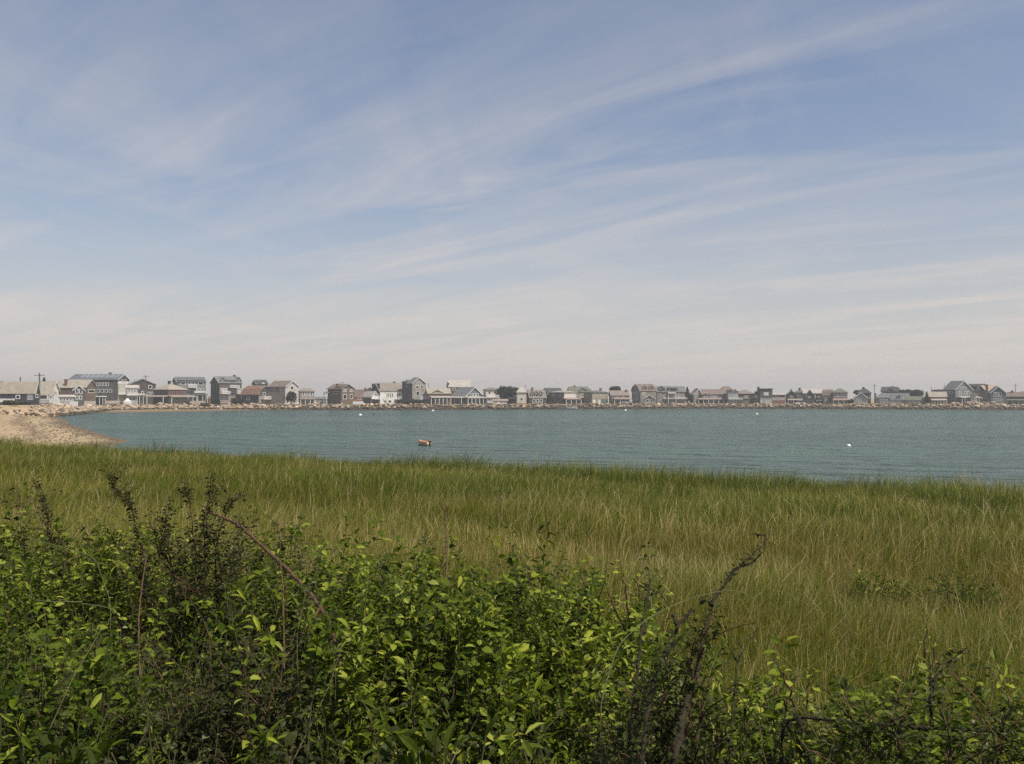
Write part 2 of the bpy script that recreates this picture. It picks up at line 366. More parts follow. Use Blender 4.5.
# pebbles and small stones strewn over the sandy beach
Vs, Fs, As = [], [], []; nb = 0
k = 0
while k < 1500:
    y = rng.uniform(62, 215); x = Xp(rng.uniform(-120, 160), y)
    wd = float(sdist(WATER, np.array([x]), np.array([y]))[0]); s0 = float(fieldS(np.array([x]), np.array([y]))[0])
    if wd > -.2 or s0 > -1: continue
    if rng.uniform() > .25 + .75 * math.exp(-((wd + 5) / 4) ** 2): continue
    k += 1; add_rock(x, y, float(gz(x, y)) + .01, rng.uniform(.04, .15), .8)
V = np.concatenate(Vs); Fc = np.concatenate(Fs)
tag(npmesh('beach_stones', V, Fc.ravel(), np.full(len(Fc), 3), ROCKM, attr=np.concatenate(As)), kind='stuff')

# ------------------------------------------------------------------ houses
FDX = [(-60, 200), (0, 213), (40, 222), (60, 245), (90, 290), (120, 312), (150, 322), (200, 330), (300, 332), (512, 342), (620, 355), (700, 368), (800, 355), (900, 342), (1060, 328)]
def FD(px): return float(np.interp(px, [a for a, _ in FDX], [b for _, b in FDX]))
def ring(mb, x0, x1, z0, z1, wd, y0, y1, toxyz):
    def bx(a, b, c, d_):
        pts = [toxyz(u, v, z) for z in (c, d_) for u, v in ((a, y0), (b, y0), (b, y1), (a, y1))]; mb.hull8(pts)
    bx(x0, x1, z1 - wd, z1); bx(x0, x1, z0, z0 + wd); bx(x0, x0 + wd, z0 + wd, z1 - wd); bx(x1 - wd, x1, z0 + wd, z1 - wd)
def profile(kind, W, ze, zr):
    if kind == 'gable': return [(0, ze), (W / 2, zr), (W, ze)]
    if kind == 'gambrel': return [(0, ze), (W * .17, ze + (zr - ze) * .62), (W / 2, zr), (W * .83, ze + (zr - ze) * .62), (W, ze)]
    if kind == 'shed': return [(0, ze), (W, zr)]
    if kind == 'flat': return [(0, zr), (W, zr)]
def house(label, x0, xs, x1, yr, ye, yb, roof, wall, rc, feats=(), back=0, t=None, dep=8.5, name='beach_house', cat='house', group='houses along the far shore', d=None, gw=None):
    d = d or (FD((x0 + x1) / 2) + back)
    wL = (xs - x0) / F * d; wR = (x1 - xs) / F * d
    if t is None: t = 0 if wL < .01 else max(10, min(78, math.degrees(math.atan2(wL, wR))))
    W = wR / math.cos(R(t)); L = wL / math.sin(R(t)) if t > 0 else dep
    az = math.atan((xs - 512) / F)
    zr, ze, zb = Zy(yr, d), Zy(ye, d), Zy(yb, d)
    root = empty(name, (Xp(xs, d), d, zb), -az + R(t), label=label, cat=cat, group=group)
    H, E = zr - zb, ze - zb; G = -3.2
    kind, axis = (roof.split('_') + ['x'])[:2]
    wm = wallm(wall); rm = roofm(rc)
    wb = MB(); rb = MB(); ov = .35; th = .16
    if kind == 'hip':
        wb.box(0, W, 0, L, G, E); wb.build('wall', wm, root)
        inset = min(W, L) / 2 * .96; a0, a1 = (inset, W - inset); b0, b1 = (inset, L - inset)
        if a1 < a0: a0 = a1 = W / 2
        if b1 < b0: b0 = b1 = L / 2
        e = [(-ov, -ov), (W + ov, -ov), (W + ov, L + ov), (-ov, L + ov)]; r4 = [(a0, b0), (a1, b0), (a1, b1), (a0, b1)]
        rb.hull8([(x, y, E - .02) for x, y in e] + [(x, y, E + th) for x, y in e])
        rb.hull8([(x, y, E + th) for x, y in e] + [(x, y, H + (.0 if i < 2 else .001)) for i, (x, y) in enumerate(r4)])
    else:
        span = L if axis == 'x' else W; run = W if axis == 'x' else L
        pr = profile(kind, span, E, H)
        wb.prism([(0, G)] + pr + [(span, G)], axis, 0, run); wb.build('wall', wm, root)
        def ext(p, q, k): 
            dx, dz = p[0] - q[0], p[1] - q[1]; l = math.hypot(dx, dz) or 1; return (p[0] + dx / l * k, p[1] + dz / l * k)
        top = [ext(pr[0], pr[1], ov)] + pr[1:-1] + [ext(pr[-1], pr[-2], ov)]
        lo = [(a, b + .003) for a, b in top]; hi = [(a, b + th + .003) for a, b in top]
        rb.prism(lo + hi[::-1], axis, -ov, run + ov)
        if kind in ('gable', 'gambrel'):     # white rake boards on the two ends
            tb = MB()
            for s0, s1 in ((-ov - .05, -ov - .003), (run + ov + .003, run + ov + .05)):
                tb = MB(); tb.prism([(a, b - .12) for a, b in lo] + hi[::-1], axis, s0, s1)
                tb.build('rake_board', TRIM if wall not in ('charcoal', 'brown', 'redbrown') else mat('grey_trim', (.3, .29, .27)), root)
    ro = rb.build('roof', rm, root)
    zf = lambda y: Zy(y, d) - zb
    U = lambda f, px: ((px - xs) / max(1e-6, (x1 - xs)) * W) if f == 'R' else ((xs - px) / max(1e-6, (xs - x0)) * L)
    def loc(f):
        return (lambda u, o, z: (u, -o, z)) if f == 'R' else (lambda u, o, z: (-o, u, z))
    for ft in feats:
        k = ft[0]
        if k == 'win':                       # ('win', face, pxa, pxb, ytop, ybot[, n[, frame colour]])
            _, f, a, b, ya, yb_ = ft[:6]; n = ft[6] if len(ft) > 6 else 1
            fm = ft[7] if len(ft) > 7 else TRIM
            ua, ub = sorted((U(f, a), U(f, b))); z1, z0 = zf(ya), zf(yb_); T = loc(f); g = (ub - ua) / n
            for i in range(n):
                u0, u1 = ua + g * i + g * .12 * (n > 1), ua + g * (i + 1) - g * .12 * (n > 1)
                mb = MB(); ring(mb, u0, u1, z0, z1, min(.16, (u1 - u0) * .2), .003, .07, T)
                wo_ = mb.build('window', fm, root)
                pb = MB(); pb.hull8([T(u, o, z) for z in (z0 + .02, z1 - .02) for u, o in ((u0 + .02, .001), (u1 - .02, .001), (u1 - .02, .03), (u0 + .02, .03))])
                pb.build('pane', GLASS, wo_)
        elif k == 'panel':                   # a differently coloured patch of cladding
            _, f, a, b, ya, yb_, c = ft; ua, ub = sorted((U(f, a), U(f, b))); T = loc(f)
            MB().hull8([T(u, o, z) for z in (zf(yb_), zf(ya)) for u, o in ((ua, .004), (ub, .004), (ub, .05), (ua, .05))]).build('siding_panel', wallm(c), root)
        elif k == 'door':
            _, f, a, b, ya, yb_, c = ft; ua, ub = sorted((U(f, a), U(f, b))); T = loc(f)
            MB().hull8([T(u, o, z) for z in (zf(yb_), zf(ya)) for u, o in ((ua, .004), (ub, .004), (ub, .09), (ua, .09))]).build('door', wallm(c), root)
        elif k == 'porch':                   # ('porch', face, pxa, pxb, yroof, ybase, depth, roofcol, nposts, postmat)
            _, f, a, b, ya, yb_, dp, c, n = ft[:9]; ua, ub = sorted((U(f, a), U(f, b))); T = loc(f); z1, z0 = zf(ya), zf(yb_)
            pm = ft[9] if len(ft) > 9 else TRIM
            po = MB().hull8([T(ua, .004, z1 - .05), T(ub, .004, z1 - .05), T(ub, dp + .25, z1 - .32), T(ua, dp + .25, z1 - .32),
                             T(ua, .004, z1 + .35), T(ub, .004, z1 + .35), T(ub, dp + .25, z1 - .10), T(ua, dp + .25, z1 - .10)]).build('porch_roof', roofm(c), root)
            for i in range(n):
                u = ua + .12 + (ub - ua - .24) * i / max(1, n - 1)
                MB().hull8([T(x, o, z) for z in (z0 - 2.5, z1 - .33) for x, o in ((u - .09, dp - .1), (u + .09, dp - .1), (u + .09, dp + .08), (u - .09, dp + .08))]).build('porch_post', pm, po)
        elif k == 'balcony':                 # white railing box: ('balcony', face, pxa, pxb, ytop, ybot, depth, mat)
            _, f, a, b, ya, yb_, dp = ft[:7]; bm_ = ft[7] if len(ft) > 7 else TRIM
            ua, ub = sorted((U(f, a), U(f, b))); T = loc(f); z1, z0 = zf(ya), zf(yb_)
            mb = MB()
            def hb(u0, u1, o0, o1, a_, b_): mb.hull8([T(u, o, z) for z in (a_, b_) for u, o in ((u0, o0), (u1, o0), (u1, o1), (u0, o1))])
            hb(ua, ub, .004, dp, z0 - .15, z0)
            hb(ua, ub, dp - .06, dp, z1 - .12, z1); hb(ua, ua + .06, .004, dp - .07, z1 - .12, z1); hb(ub - .06, ub, .004, dp - .07, z1 - .12, z1)
            nn = max(3, int((ub - ua) / .28))
            for i in range(nn):
                u = ua + .02 + (ub - ua - .16) * i / (nn - 1); hb(u, u + .13, dp - .05, dp - .01, z0 + .003, z1 - .123)
            mb.build('balcony', bm_, root)
        elif k == 'chim':                    # ('chim', px, ytop, fy)
            _, px, yt = ft[:3]; fy = ft[3] if len(ft) > 3 else .5
            if xs - x0 < .5 * (x1 - xs): x = U('R', px); y = L * fy
            elif x1 - xs < .5 * (xs - x0): y = min(L - .5, max(.5, U('L', px))); x = W * fy
            else: x = W * (px - x0) / (x1 - x0); y = L * fy
            MB().box(x - .38, x + .38, y - .38, y + .38, E * .6, zf(yt)).box(x - .46, x + .46, y - .46, y + .46, zf(yt), zf(yt) + .15).build('chimney', BRICK if len(ft) < 5 else ft[4], ro)
        elif k == 'dormer':                  # ('dormer', face, pxa, pxb, ytop, ybot, wallcol, shape)
            _, f, a, b, ya, yb_, c, sh = ft; ua, ub = sorted((U(f, a), U(f, b))); T = loc(f); z1, z0 = zf(ya), zf(yb_); dl = (L if f == 'R' else W) * .5; um = (ua + ub) / 2
            o_ = .2 - dl * .12; D_ = MB()
            zz1 = z1 - (.25 if sh == 'flat' else (z1 - z0) * .42)
            D_.hull8([T(u, o, z) for z in (z0 - .3, zz1) for u, o in ((ua, o_), (ub, o_), (ub, -dl), (ua, -dl))])
            if sh != 'flat': D_.hull8([T(ua, o_, zz1 + .001), T(ub, o_, zz1 + .001), T(ub, -dl, zz1 + .001), T(ua, -dl, zz1 + .001), T(um - .01, o_, z1 - .05), T(um + .01, o_, z1 - .05), T(um + .01, -dl, z1 - .05), T(um - .01, -dl, z1 - .05)])
            dm = D_.build('dormer', wallm(c), ro); q = MB()
            if sh == 'flat': q.hull8([T(u, o, z) for z in (zz1 + .003, z1) for u, o in ((ua - .2, o_ + .25), (ub + .2, o_ + .25), (ub + .2, -dl), (ua - .2, -dl))])
            else:
                for (p_, q_) in (((ua - .2, zz1 - .1), (um, z1)), ((um, z1), (ub + .2, zz1 - .1))):
                    q.hull8([T(p_[0], o_ + .25, p_[1]), T(q_[0], o_ + .25, q_[1]), T(q_[0], -dl, q_[1]), T(p_[0], -dl, p_[1]), T(p_[0], o_ + .25, p_[1] + .14), T(q_[0], o_ + .25, q_[1] + .14), T(q_[0], -dl, q_[1] + .14), T(p_[0], -dl, p_[1] + .14)])
            q.build('dormer_roof', rm, dm)
            zm = (z0 + zz1) / 2; hh = (zz1 - z0) * .34; uw = (ub - ua) * .27
            pb = MB(); pb.hull8([T(u, o, z) for z in (zm - hh, zm + hh) for u, o in ((um - uw, o_ + .001), (um + uw, o_ + .001), (um + uw, o_ + .04), (um - uw, o_ + .04))]); pb.build('window', GLASS, dm)
        elif k == 'stairs':                  # ('stairs', face, px_top, px_bot, ytop, ybot)
            _, f, a, b, ya, yb_ = ft; T = loc(f); u0, u1 = U(f, a), U(f, b); z1, z0 = zf(ya), zf(yb_); mb = MB(); n = 9
            for i in range(n):
                k0 = i / n; k1 = (i + 1) / n; ua_, ub_ = sorted((u0 + (u1 - u0) * k0, u0 + (u1 - u0) * k1)); z = z1 + (z0 - z1) * k1
                mb.hull8([T(u, o, q) for q in (z - .12, z) for u, o in ((ua_, .3), (ub_ + .05, .3), (ub_ + .05, 1.3), (ua_, 1.3))])
            mb.tube([T(u0, 1.3, z1 + .9), T(u1, 1.3, z0 + .9)], .07, 4); mb.tube([T(u0, 1.3, z1 - .1), T(u1, 1.3, z0 - .1)], .10, 4)
            mb.build('outdoor_stairs', TRIM, root)
        elif k == 'solar':
            # panels lying on the roof slope above face f (ridge parallel to it)
            _, f, a, b, n = ft; ua, ub = sorted((U(f, a), U(f, b))); hw = (L if f == 'R' else W) / 2; T = loc(f)
            for i in range(n):
                u0 = ua + (ub - ua) * i / n; u1 = u0 + (ub - ua) / n * .8
                pts = []
                for dz in (.05, .12):
                    for u, k_ in ((u0, .25), (u1, .25), (u1, .85), (u0, .85)): pts.append(T(u, -(hw * k_), E + (H - E) * k_ + th + dz))
                MB().hull8(pts).build('skylight', mat('skylight_pane', (.24, .25, .27), rough=.5, spec=.3), ro)
    return root

# -- left end of the cove
house('low cottage with a broad tan roof over a long dark navy wall, leftmost on shore', 1, 34.5, 38.5, 382.3, 392.8, 403, 'gable_y', 'navy', 'tan', t=68, d=217,
      feats=[('win', 'L', 28, 33.5, 394.5, 400, 3, TRIM), ('win', 'L', 18, 22, 395, 399), ('win', 'R', 35.3, 37.6, 394, 398)])
house('white house end cut by the left frame edge, beside the low tan roofed cottage', -26, -22, 1.2, 381, 386, 403, 'gable_x', 'white', 'grey', d=222,
      feats=[('win', 'R', -3, 0, 389, 393), ('win', 'R', -12, -8, 389, 393)])
house('pale tan roofed house with a white upper wall behind the small white cottage', 38, 52.5, 58, 381.8, 390.2, 402, 'gable_y', 'white', 'ochre', t=62, d=256,
      feats=[('win', 'R', 53.8, 56.2, 391, 394)])
house('small white cottage with open dark porch front beside the long grey deck', 36.8, 37.2, 52, 390.6, 394.2, 402.5, 'gable_x', 'ltgrey', 'ochre', t=12, d=236, dep=5,
      feats=[('win', 'R', 39, 46.5, 394.8, 399.5, 1), ('win', 'R', 48.2, 50.5, 395.5, 399)])
house('dark brown house with a cream roof and a tall brick chimney near the left end', 57.5, 85.5, 96, 379.8, 387.4, 403, 'gable_y', 'brown', 'ochre', t=58, d=292,
      feats=[('chim', 66.5, 379.6, .12), ('win', 'R', 88, 94, 389.5, 393), ('win', 'L', 81, 84.5, 390, 395)])
house('small dark sunroom with white corner boards in front of the brick chimney house', 73, 73.3, 83.3, 385.5, 390, 402, 'gable_y', 'slate', 'taupe', t=8, d=276, dep=5,
      feats=[('win', 'R', 74.6, 82, 388.8, 393.6, 2), ('win', 'R', 75, 81.6, 395.5, 399.5, 2)])
house('low glazed porch house with a flat pale roof between white panels', 57, 57.3, 72.4, 395.6, 396.8, 405, 'shed_x', 'ltgrey', 'pale', t=5, d=262, dep=4,
      feats=[('win', 'R', 59, 71, 398, 401, 4)])
house('long three storey grey building with slate roof and pale gambrel end', 73, 117.5, 128.5, 374.2, 379.6, 402, 'gable_y', 'slate', 'slate', t=62, d=326, name='long_boarding_house',
      feats=[('solar', 'L', 80, 116, 8), ('panel', 'R', 117.7, 128.3, 381, 384, 'white'), ('panel', 'R', 118.1, 128.1, 384.1, 402, 'cream'), ('win', 'R', 121, 125.5, 375.8, 380, 1), ('win', 'R', 119.5, 126.5, 386, 390, 3),
             ('win', 'L', 84, 90, 382.5, 386, 2), ('win', 'L', 98, 110, 382.5, 386, 4), ('win', 'L', 98, 113, 389, 392.5, 4), ('balcony', 'R', 118, 128, 392, 394.2, 1.5), ('chim', 105, 372.6, .5)])
house('lower slate roofed wing stepping down at the far left end of the long grey building', 70.5, 78, 84, 377.4, 381.5, 400, 'gable_y', 'slate', 'slate', t=50, d=345)
house('pale glazed porch block with pointed awning in front of the long grey building', 126, 126.4, 137, 386, 387.5, 403, 'shed_x', 'ltgrey', 'pale', t=14, d=315, dep=5,
      feats=[('win', 'R', 127.5, 135.5, 388.5, 392.3, 3), ('win', 'R', 128, 135, 396.5, 401, 2), ('balcony', 'R', 126.6, 136.6, 392.8, 395, 1.2)])
house('dark charcoal house with a wide low gable behind a utility pole', 128.3, 129.5, 154, 379, 384.2, 403, 'gable_y', 'charcoal', 'dark', t=10, back=12, dep=11,
      feats=[('win', 'R', 135, 138.6, 385, 388.6), ('win', 'R', 147, 150.6, 385, 388.6), ('win', 'R', 140.4, 142.9, 391, 394), ('porch', 'R', 131, 145, 394.5, 402.5, 2, 'pale', 5), ('win', 'R', 146, 152, 391.8, 396.5, 2)])
house('square cottage with tan pyramid roof and a wide skirt roof round it', 154, 168, 186.5, 383.4, 389.8, 404.5, 'hip', 'slate', 'ochre', t=38, back=-6,
      feats=[('win', 'R', 169.5, 185.5, 391, 394.6, 7, mat('red_trim', (.30, .14, .12))), ('porch', 'R', 167.5, 192, 396.2, 404.5, 2.2, 'ochre', 2), ('porch', 'L', 148, 168.5, 396.2, 404.5, 2.2, 'ochre', 2),
             ('panel', 'R', 168.5, 191, 400.6, 404.6, 'pinkgrey'), ('win', 'R', 169, 190.5, 397.8, 400.3, 7), ('chim', 168.5, 381, .5, mat('dark_metal', (.05, .05, .05)))])
house('three storey grey blue house with broad dark roof and white top balcony', 173.2, 177.2, 204.5, 377, 381.6, 403.5, 'gable_x', 'bluegrey', 'slate', t=16, back=9, dep=10,
      feats=[('dormer', 'R', 178, 203, 379.8, 386, 'bluegrey', 'flat'), ('balcony', 'R', 186.5, 195, 384.4, 387.2, 1.6), ('win', 'R', 180.5, 185, 382.2, 385, 1), ('win', 'R', 187, 194, 381.6, 384.4, 2), ('win', 'R', 197, 202, 382.2, 385, 1),
             ('balcony', 'R', 192, 203.5, 391.2, 392.6, 1.6), ('win', 'R', 193, 202.5, 388, 391.2, 3), ('win', 'R', 180, 190, 388, 391.2, 2), ('porch', 'R', 190, 204.5, 394.3, 403.5, 2.4, 'slate', 4), ('win', 'R', 192, 203, 396, 401, 3)])
house('small dark brown shed standing in the gap beside the brick red fronted house', 204.4, 204.6, 212, 396.8, 398.6, 403, 'gable_x', 'brown', 'brown', t=5, back=14, dep=5, name='garden_shed', cat='shed', feats=[('door', 'R', 206.3, 208.6, 399.4, 403, 'charcoal')])
house('tall three storey house with a central top dormer and red brown panel', 211, 219.2, 241, 376.3, 382.6, 403.6, 'gable_x', 'slate', 'grey', t=32, back=2,
      feats=[('panel', 'R', 219.6, 240.6, 387.6, 403.3, 'pinkgrey'), ('dormer', 'R', 220.2, 225.6, 377.6, 387, 'grey', 'gable'), ('dormer', 'R', 227.5, 235.5, 379.6, 386.6, 'grey', 'flat'), ('dormer', 'R', 236.8, 240.6, 377.0, 387, 'grey', 'gable'),
             ('balcony', 'R', 227.2, 236.4, 384.9, 387.3, 1.8), ('panel', 'R', 228.6, 234.8, 388.2, 396, 'redbrown'), ('balcony', 'R', 219.8, 228, 391.1, 393.6, 1.6), ('balcony', 'R', 235, 240.4, 391.1, 393.6, 1.6),
             ('win', 'R', 220.6, 227.4, 388.3, 391, 2), ('win', 'R', 235.6, 239.8, 388.3, 391, 1), ('win', 'R', 221, 227, 396, 399.5, 2), ('win', 'R', 229.3, 234, 389.3, 392.8, 2), ('chim', 238, 374.9, .5)])
house('rust orange roofed house with dark side wall and small white balcony', 242, 258.4, 272.4, 385.8, 394.2, 403.6, 'gambrel_y', 'charcoal', 'orange', t=44,
      feats=[('panel', 'R', 258.8, 272, 396, 403.3, 'tan'), ('win', 'R', 262.5, 265.4, 392.2, 395.3), ('balcony', 'R', 260.8, 272.2, 396.2, 399, 1.8), ('win', 'R', 264, 271, 400, 403.2, 2), ('win', 'L', 247, 250, 396.5, 400)])
house('small dark roofed cottage peeping over the rust orange roof', 252.5, 257, 267.5, 380, 384, 400, 'gable_x', 'green', 'dark', t=24, back=24,
      feats=[('dormer', 'R', 260.3, 266.3, 381.2, 386.2, 'white', 'gable')])
house('large house with white gable end, long grey side and brown roof', 268.6, 285.4, 298.4, 380.9, 386.6, 403.6, 'gable_y', 'pink', 'brown', t=50,
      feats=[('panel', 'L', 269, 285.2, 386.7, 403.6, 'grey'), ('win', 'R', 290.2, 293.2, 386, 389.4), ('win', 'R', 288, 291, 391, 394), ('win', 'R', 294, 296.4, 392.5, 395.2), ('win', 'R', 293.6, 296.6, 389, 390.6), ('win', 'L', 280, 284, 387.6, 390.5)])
house('low grey house with four white windows in a row and posts below', 298.6, 300, 314, 388.2, 391.6, 403.6, 'hip', 'pinkgrey', 'taupe', t=12, dep=9,
      feats=[('win', 'R', 301.8, 312.6, 391.9, 396, 4), ('porch', 'R', 299.4, 314, 398.6, 403.6, 1.8, 'taupe', 4), ('win', 'R', 302, 311, 400, 402.8, 3)])
house('pale teal garage far back in the gap behind the boulder heap', 314.4, 314.6, 328, 397.2, 398.6, 403, 'gable_x', 'teal', 'grey', t=5, back=22, dep=6, name='garage', cat='garage', feats=[('door', 'R', 316, 320, 399.6, 403, 'grey')])
house('brown shingled house with twin gables and four white framed windows', 327.8, 341.2, 354.4, 384.2, 388.6, 403.6, 'gable_y', 'brown', 'brown', t=42,
      feats=[('dormer', 'R', 342, 347.6, 384.9, 388.8, 'brown', 'gable'), ('win', 'R', 342.6, 346.8, 388.9, 391.9, 2), ('win', 'R', 349.2, 353.4, 388.9, 391.9, 2), ('win', 'R', 343, 346.6, 394.2, 399.2, 1), ('win', 'R', 349.8, 352.8, 394.2, 398.6, 1),
             ('chim', 331.5, 383.9, .4), ('porch', 'L', 327, 330, 392.6, 403.6, 1.6, 'grey', 2), ('win', 'L', 334, 338, 391, 394)])
house('long dark brown roofed house half hidden behind the little white gable', 354, 354.4, 373, 389.8, 396.4, 403.5, 'gable_x', 'redbrown', 'brown', t=4, back=12, dep=9,
      feats=[('chim', 365.5, 388.2, .5), ('win', 'R', 358, 361, 397.3, 399.5), ('dormer', 'R', 367, 372.6, 387.6, 393, 'brown', 'gable')])
house('tiny white gabled bungalow with dark ground floor and white deck', 363, 371.6, 378.6, 391.4, 396.6, 404, 'gable_y', 'white', 'pale', t=30, dep=5,
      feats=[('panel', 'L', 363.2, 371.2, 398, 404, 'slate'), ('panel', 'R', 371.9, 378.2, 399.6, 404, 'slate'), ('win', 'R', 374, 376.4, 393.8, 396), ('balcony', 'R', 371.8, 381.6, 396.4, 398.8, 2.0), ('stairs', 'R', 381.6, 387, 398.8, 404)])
house('wide white fronted house with sweeping taupe roof and bright deck', 371.6, 380, 404.6, 382.9, 390.7, 403.6, 'gable_x', 'white', 'taupe', t=30, back=8, 
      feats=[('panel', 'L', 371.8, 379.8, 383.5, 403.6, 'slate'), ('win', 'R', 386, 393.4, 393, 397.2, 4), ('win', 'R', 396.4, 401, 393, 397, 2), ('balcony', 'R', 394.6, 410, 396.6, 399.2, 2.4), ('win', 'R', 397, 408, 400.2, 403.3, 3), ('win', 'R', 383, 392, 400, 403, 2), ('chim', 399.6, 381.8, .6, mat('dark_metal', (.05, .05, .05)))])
house('tall narrow tower house with blunt roof and tan gable front', 407, 412.3, 425.8, 377.6, 383.2, 403.8, 'gable_y', 'tan', 'grey', t=26, back=2,
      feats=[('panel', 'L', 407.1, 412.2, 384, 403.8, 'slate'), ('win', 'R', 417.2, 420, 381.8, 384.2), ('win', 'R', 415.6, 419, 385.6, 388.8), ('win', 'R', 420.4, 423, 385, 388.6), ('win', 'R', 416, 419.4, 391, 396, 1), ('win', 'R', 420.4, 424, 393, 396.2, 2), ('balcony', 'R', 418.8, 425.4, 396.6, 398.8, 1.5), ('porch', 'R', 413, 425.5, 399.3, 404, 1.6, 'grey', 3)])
house('grey shed roofed wing leaning on the left side of the tower house', 402, 406.4, 411, 380.2, 382, 403.8, 'shed_y', 'slate', 'slate', t=40, back=9)
house('low tan roofed house with a small blue grey front gable and white posts', 426, 428, 450.4, 388.4, 393.2, 404, 'gable_x', 'brown', 'ochre', t=10, dep=9,
      feats=[('dormer', 'R', 431.4, 443.6, 390.2, 396.8, 'bluegrey', 'gable'), ('porch', 'R', 430, 450.2, 397, 404, 2.2, 'pale', 6), ('win', 'R', 434, 446, 399, 402.6, 4)])
house('pale cream roofed house rising behind the low shore houses at mid bay', 447.4, 449, 471, 380.4, 386.6, 403, 'gable_x', 'charcoal', 'pale', t=10, back=24, 
      feats=[('chim', 448.4, 383.2, .2, mat('dark_metal', (.05, .05, .05))), ('win', 'R', 452, 456, 388, 390.4), ('win', 'R', 464, 468, 388, 390.4)])
house('dark house with white trimmed pointed gable and long porch line', 450.6, 464.8, 484.6, 387.2, 397, 404, 'gable_y', 'teal', 'grey', t=34,
      feats=[('win', 'R', 470.2, 479, 393.2, 396.2, 3), ('porch', 'R', 464.8, 484.8, 397.4, 404, 2, 'pale', 6), ('porch', 'L', 450.4, 465, 397.4, 404, 1.6, 'pale', 3), ('win', 'R', 468, 482, 399, 402.6, 4), ('win', 'L', 453, 462, 399, 402, 3)])
house('blushing white house with brown hip roof and two tiers of balconies', 483.4, 486, 498.8, 387.6, 390.2, 404, 'hip', 'pink', 'brown', t=16, back=3,
      feats=[('win', 'R', 488, 491, 391, 394), ('win', 'R', 493.4, 496.6, 391, 394), ('balcony', 'R', 487, 498.2, 395, 397.2, 1.6), ('win', 'R', 488, 496.6, 398, 400.6, 3), ('balcony', 'R', 486.6, 494, 400.8, 402.6, 1.2)])
house('long low pink walled outbuilding beside the balcony house', 493.2, 493.4, 507, 399.4, 400.6, 404.4, 'gable_x', 'pink', 'pinkt', t=4, back=-4, dep=4, name='outbuilding', cat='outbuilding', feats=[('door', 'R', 497, 499.4, 401.2, 404.4, 'white')])
house('dark teal cottage in the shade of the big round tree', 500.4, 500.8, 516, 394.2, 397.6, 404, 'gable_x', 'teal', 'slate', t=4, back=6, dep=7, feats=[('balcony', 'R', 508.6, 515.6, 397.4, 398.6, 1.2), ('win', 'R', 503, 507, 399, 402, 2)])
house('cream cottage with steep pointed roof right of the big round tree', 515.8, 517, 526.4, 387.2, 392.6, 404, 'hip', 'cream', 'pale', t=8, dep=6, 
      feats=[('win', 'R', 519.2, 521, 393, 395.2), ('win', 'R', 522.4, 524.4, 393, 395.2), ('win', 'R', 519.8, 523.2, 397.8, 400.4, 1)])
house('grey shingled house with three dark dormers and a stub chimney', 526.4, 530, 546, 390, 397.6, 404, 'gable_x', 'charcoal', 'taupe', t=16, 
      feats=[('dormer', 'R', 530.8, 533.8, 391.4, 396.8, 'ltgrey', 'gable'), ('dormer', 'R', 535.2, 538.4, 391.4, 396.8, 'ltgrey', 'gable'), ('dormer', 'R', 539.6, 542.8, 391.4, 396.8, 'ltgrey', 'gable'), ('chim', 534, 387.8, .5), ('win', 'R', 532, 543, 399, 402.4, 3)])
house('dark gambrel roofed house tucked behind the three dormer house', 542, 548.4, 563, 388.2, 394.6, 404, 'gambrel_x', 'charcoal', 'dark', t=26, back=9,
      feats=[('win', 'R', 549.4, 552.2, 392.8, 395.4)])
house('tan hip roofed house with pinkish white upper bay above a porch', 548.8, 563.8, 577, 390.2, 392.6, 404, 'hip', 'brown', 'tan', t=44,
      feats=[('panel', 'R', 564, 576.6, 392.9, 398.2, 'pink'), ('win', 'R', 565.6, 568.6, 393.6, 396.4, 1), ('win', 'R', 570.6, 573.8, 393.6, 396.4, 1), ('porch', 'R', 562, 577.6, 398.6, 404, 2.2, 'pinkt', 4), ('win', 'L', 552, 555, 394, 396.4), ('win', 'L', 558, 561, 394, 396.4), ('win', 'R', 566, 574, 400, 403.2, 3)])
house('grey green roofed house with tan front behind the pinkish white bay', 567.6, 570.4, 589, 386.8, 391.6, 404, 'gable_x', 'tan', 'green', t=14, back=14,
      feats=[('dormer', 'R', 579, 586.8, 388.2, 393.4, 'tan', 'gable'), ('chim', 576, 385.8, .5), ('win', 'R', 580.6, 587.4, 394, 396.6, 2), ('porch', 'R', 578, 588.6, 397.6, 404, 2, 'tan', 3)])
house('yellowish house with three small dark upper windows in a row', 583.4, 592, 607.8, 390.2, 392.6, 404, 'hip', 'yellow', 'green', t=26, back=2,
      feats=[('win', 'R', 594.4, 596.2, 393.6, 396.2, 1), ('win', 'R', 598.6, 600.4, 393.6, 396.2, 1), ('win', 'R', 602.6, 604.4, 393.6, 396.2, 1), ('door', 'R', 592.6, 595.2, 399.8, 403, 'white'), ('door', 'R', 598.2, 600.4, 399.8, 403.8, 'white'), ('panel', 'R', 600.8, 607.6, 399, 404, 'teal'), ('win', 'L', 585, 589, 394.6, 396.6, 2), ('chim', 603.4, 388.4, .5)])
house('taupe roofed house with pinkish porch roof on slim white posts', 609, 611.6, 629.4, 390.8, 395.2, 404, 'gable_x', 'tan', 'taupe', t=12,
      feats=[('porch', 'R', 613, 630.6, 398.6, 404, 2.6, 'pinkt', 4), ('win', 'R', 616.4, 618.4, 395.4, 397.4), ('win', 'R', 621.4, 623.4, 395.4, 397.4), ('chim', 627.4, 390.0, .4), ('win', 'R', 616, 626, 400, 402.8, 3)])
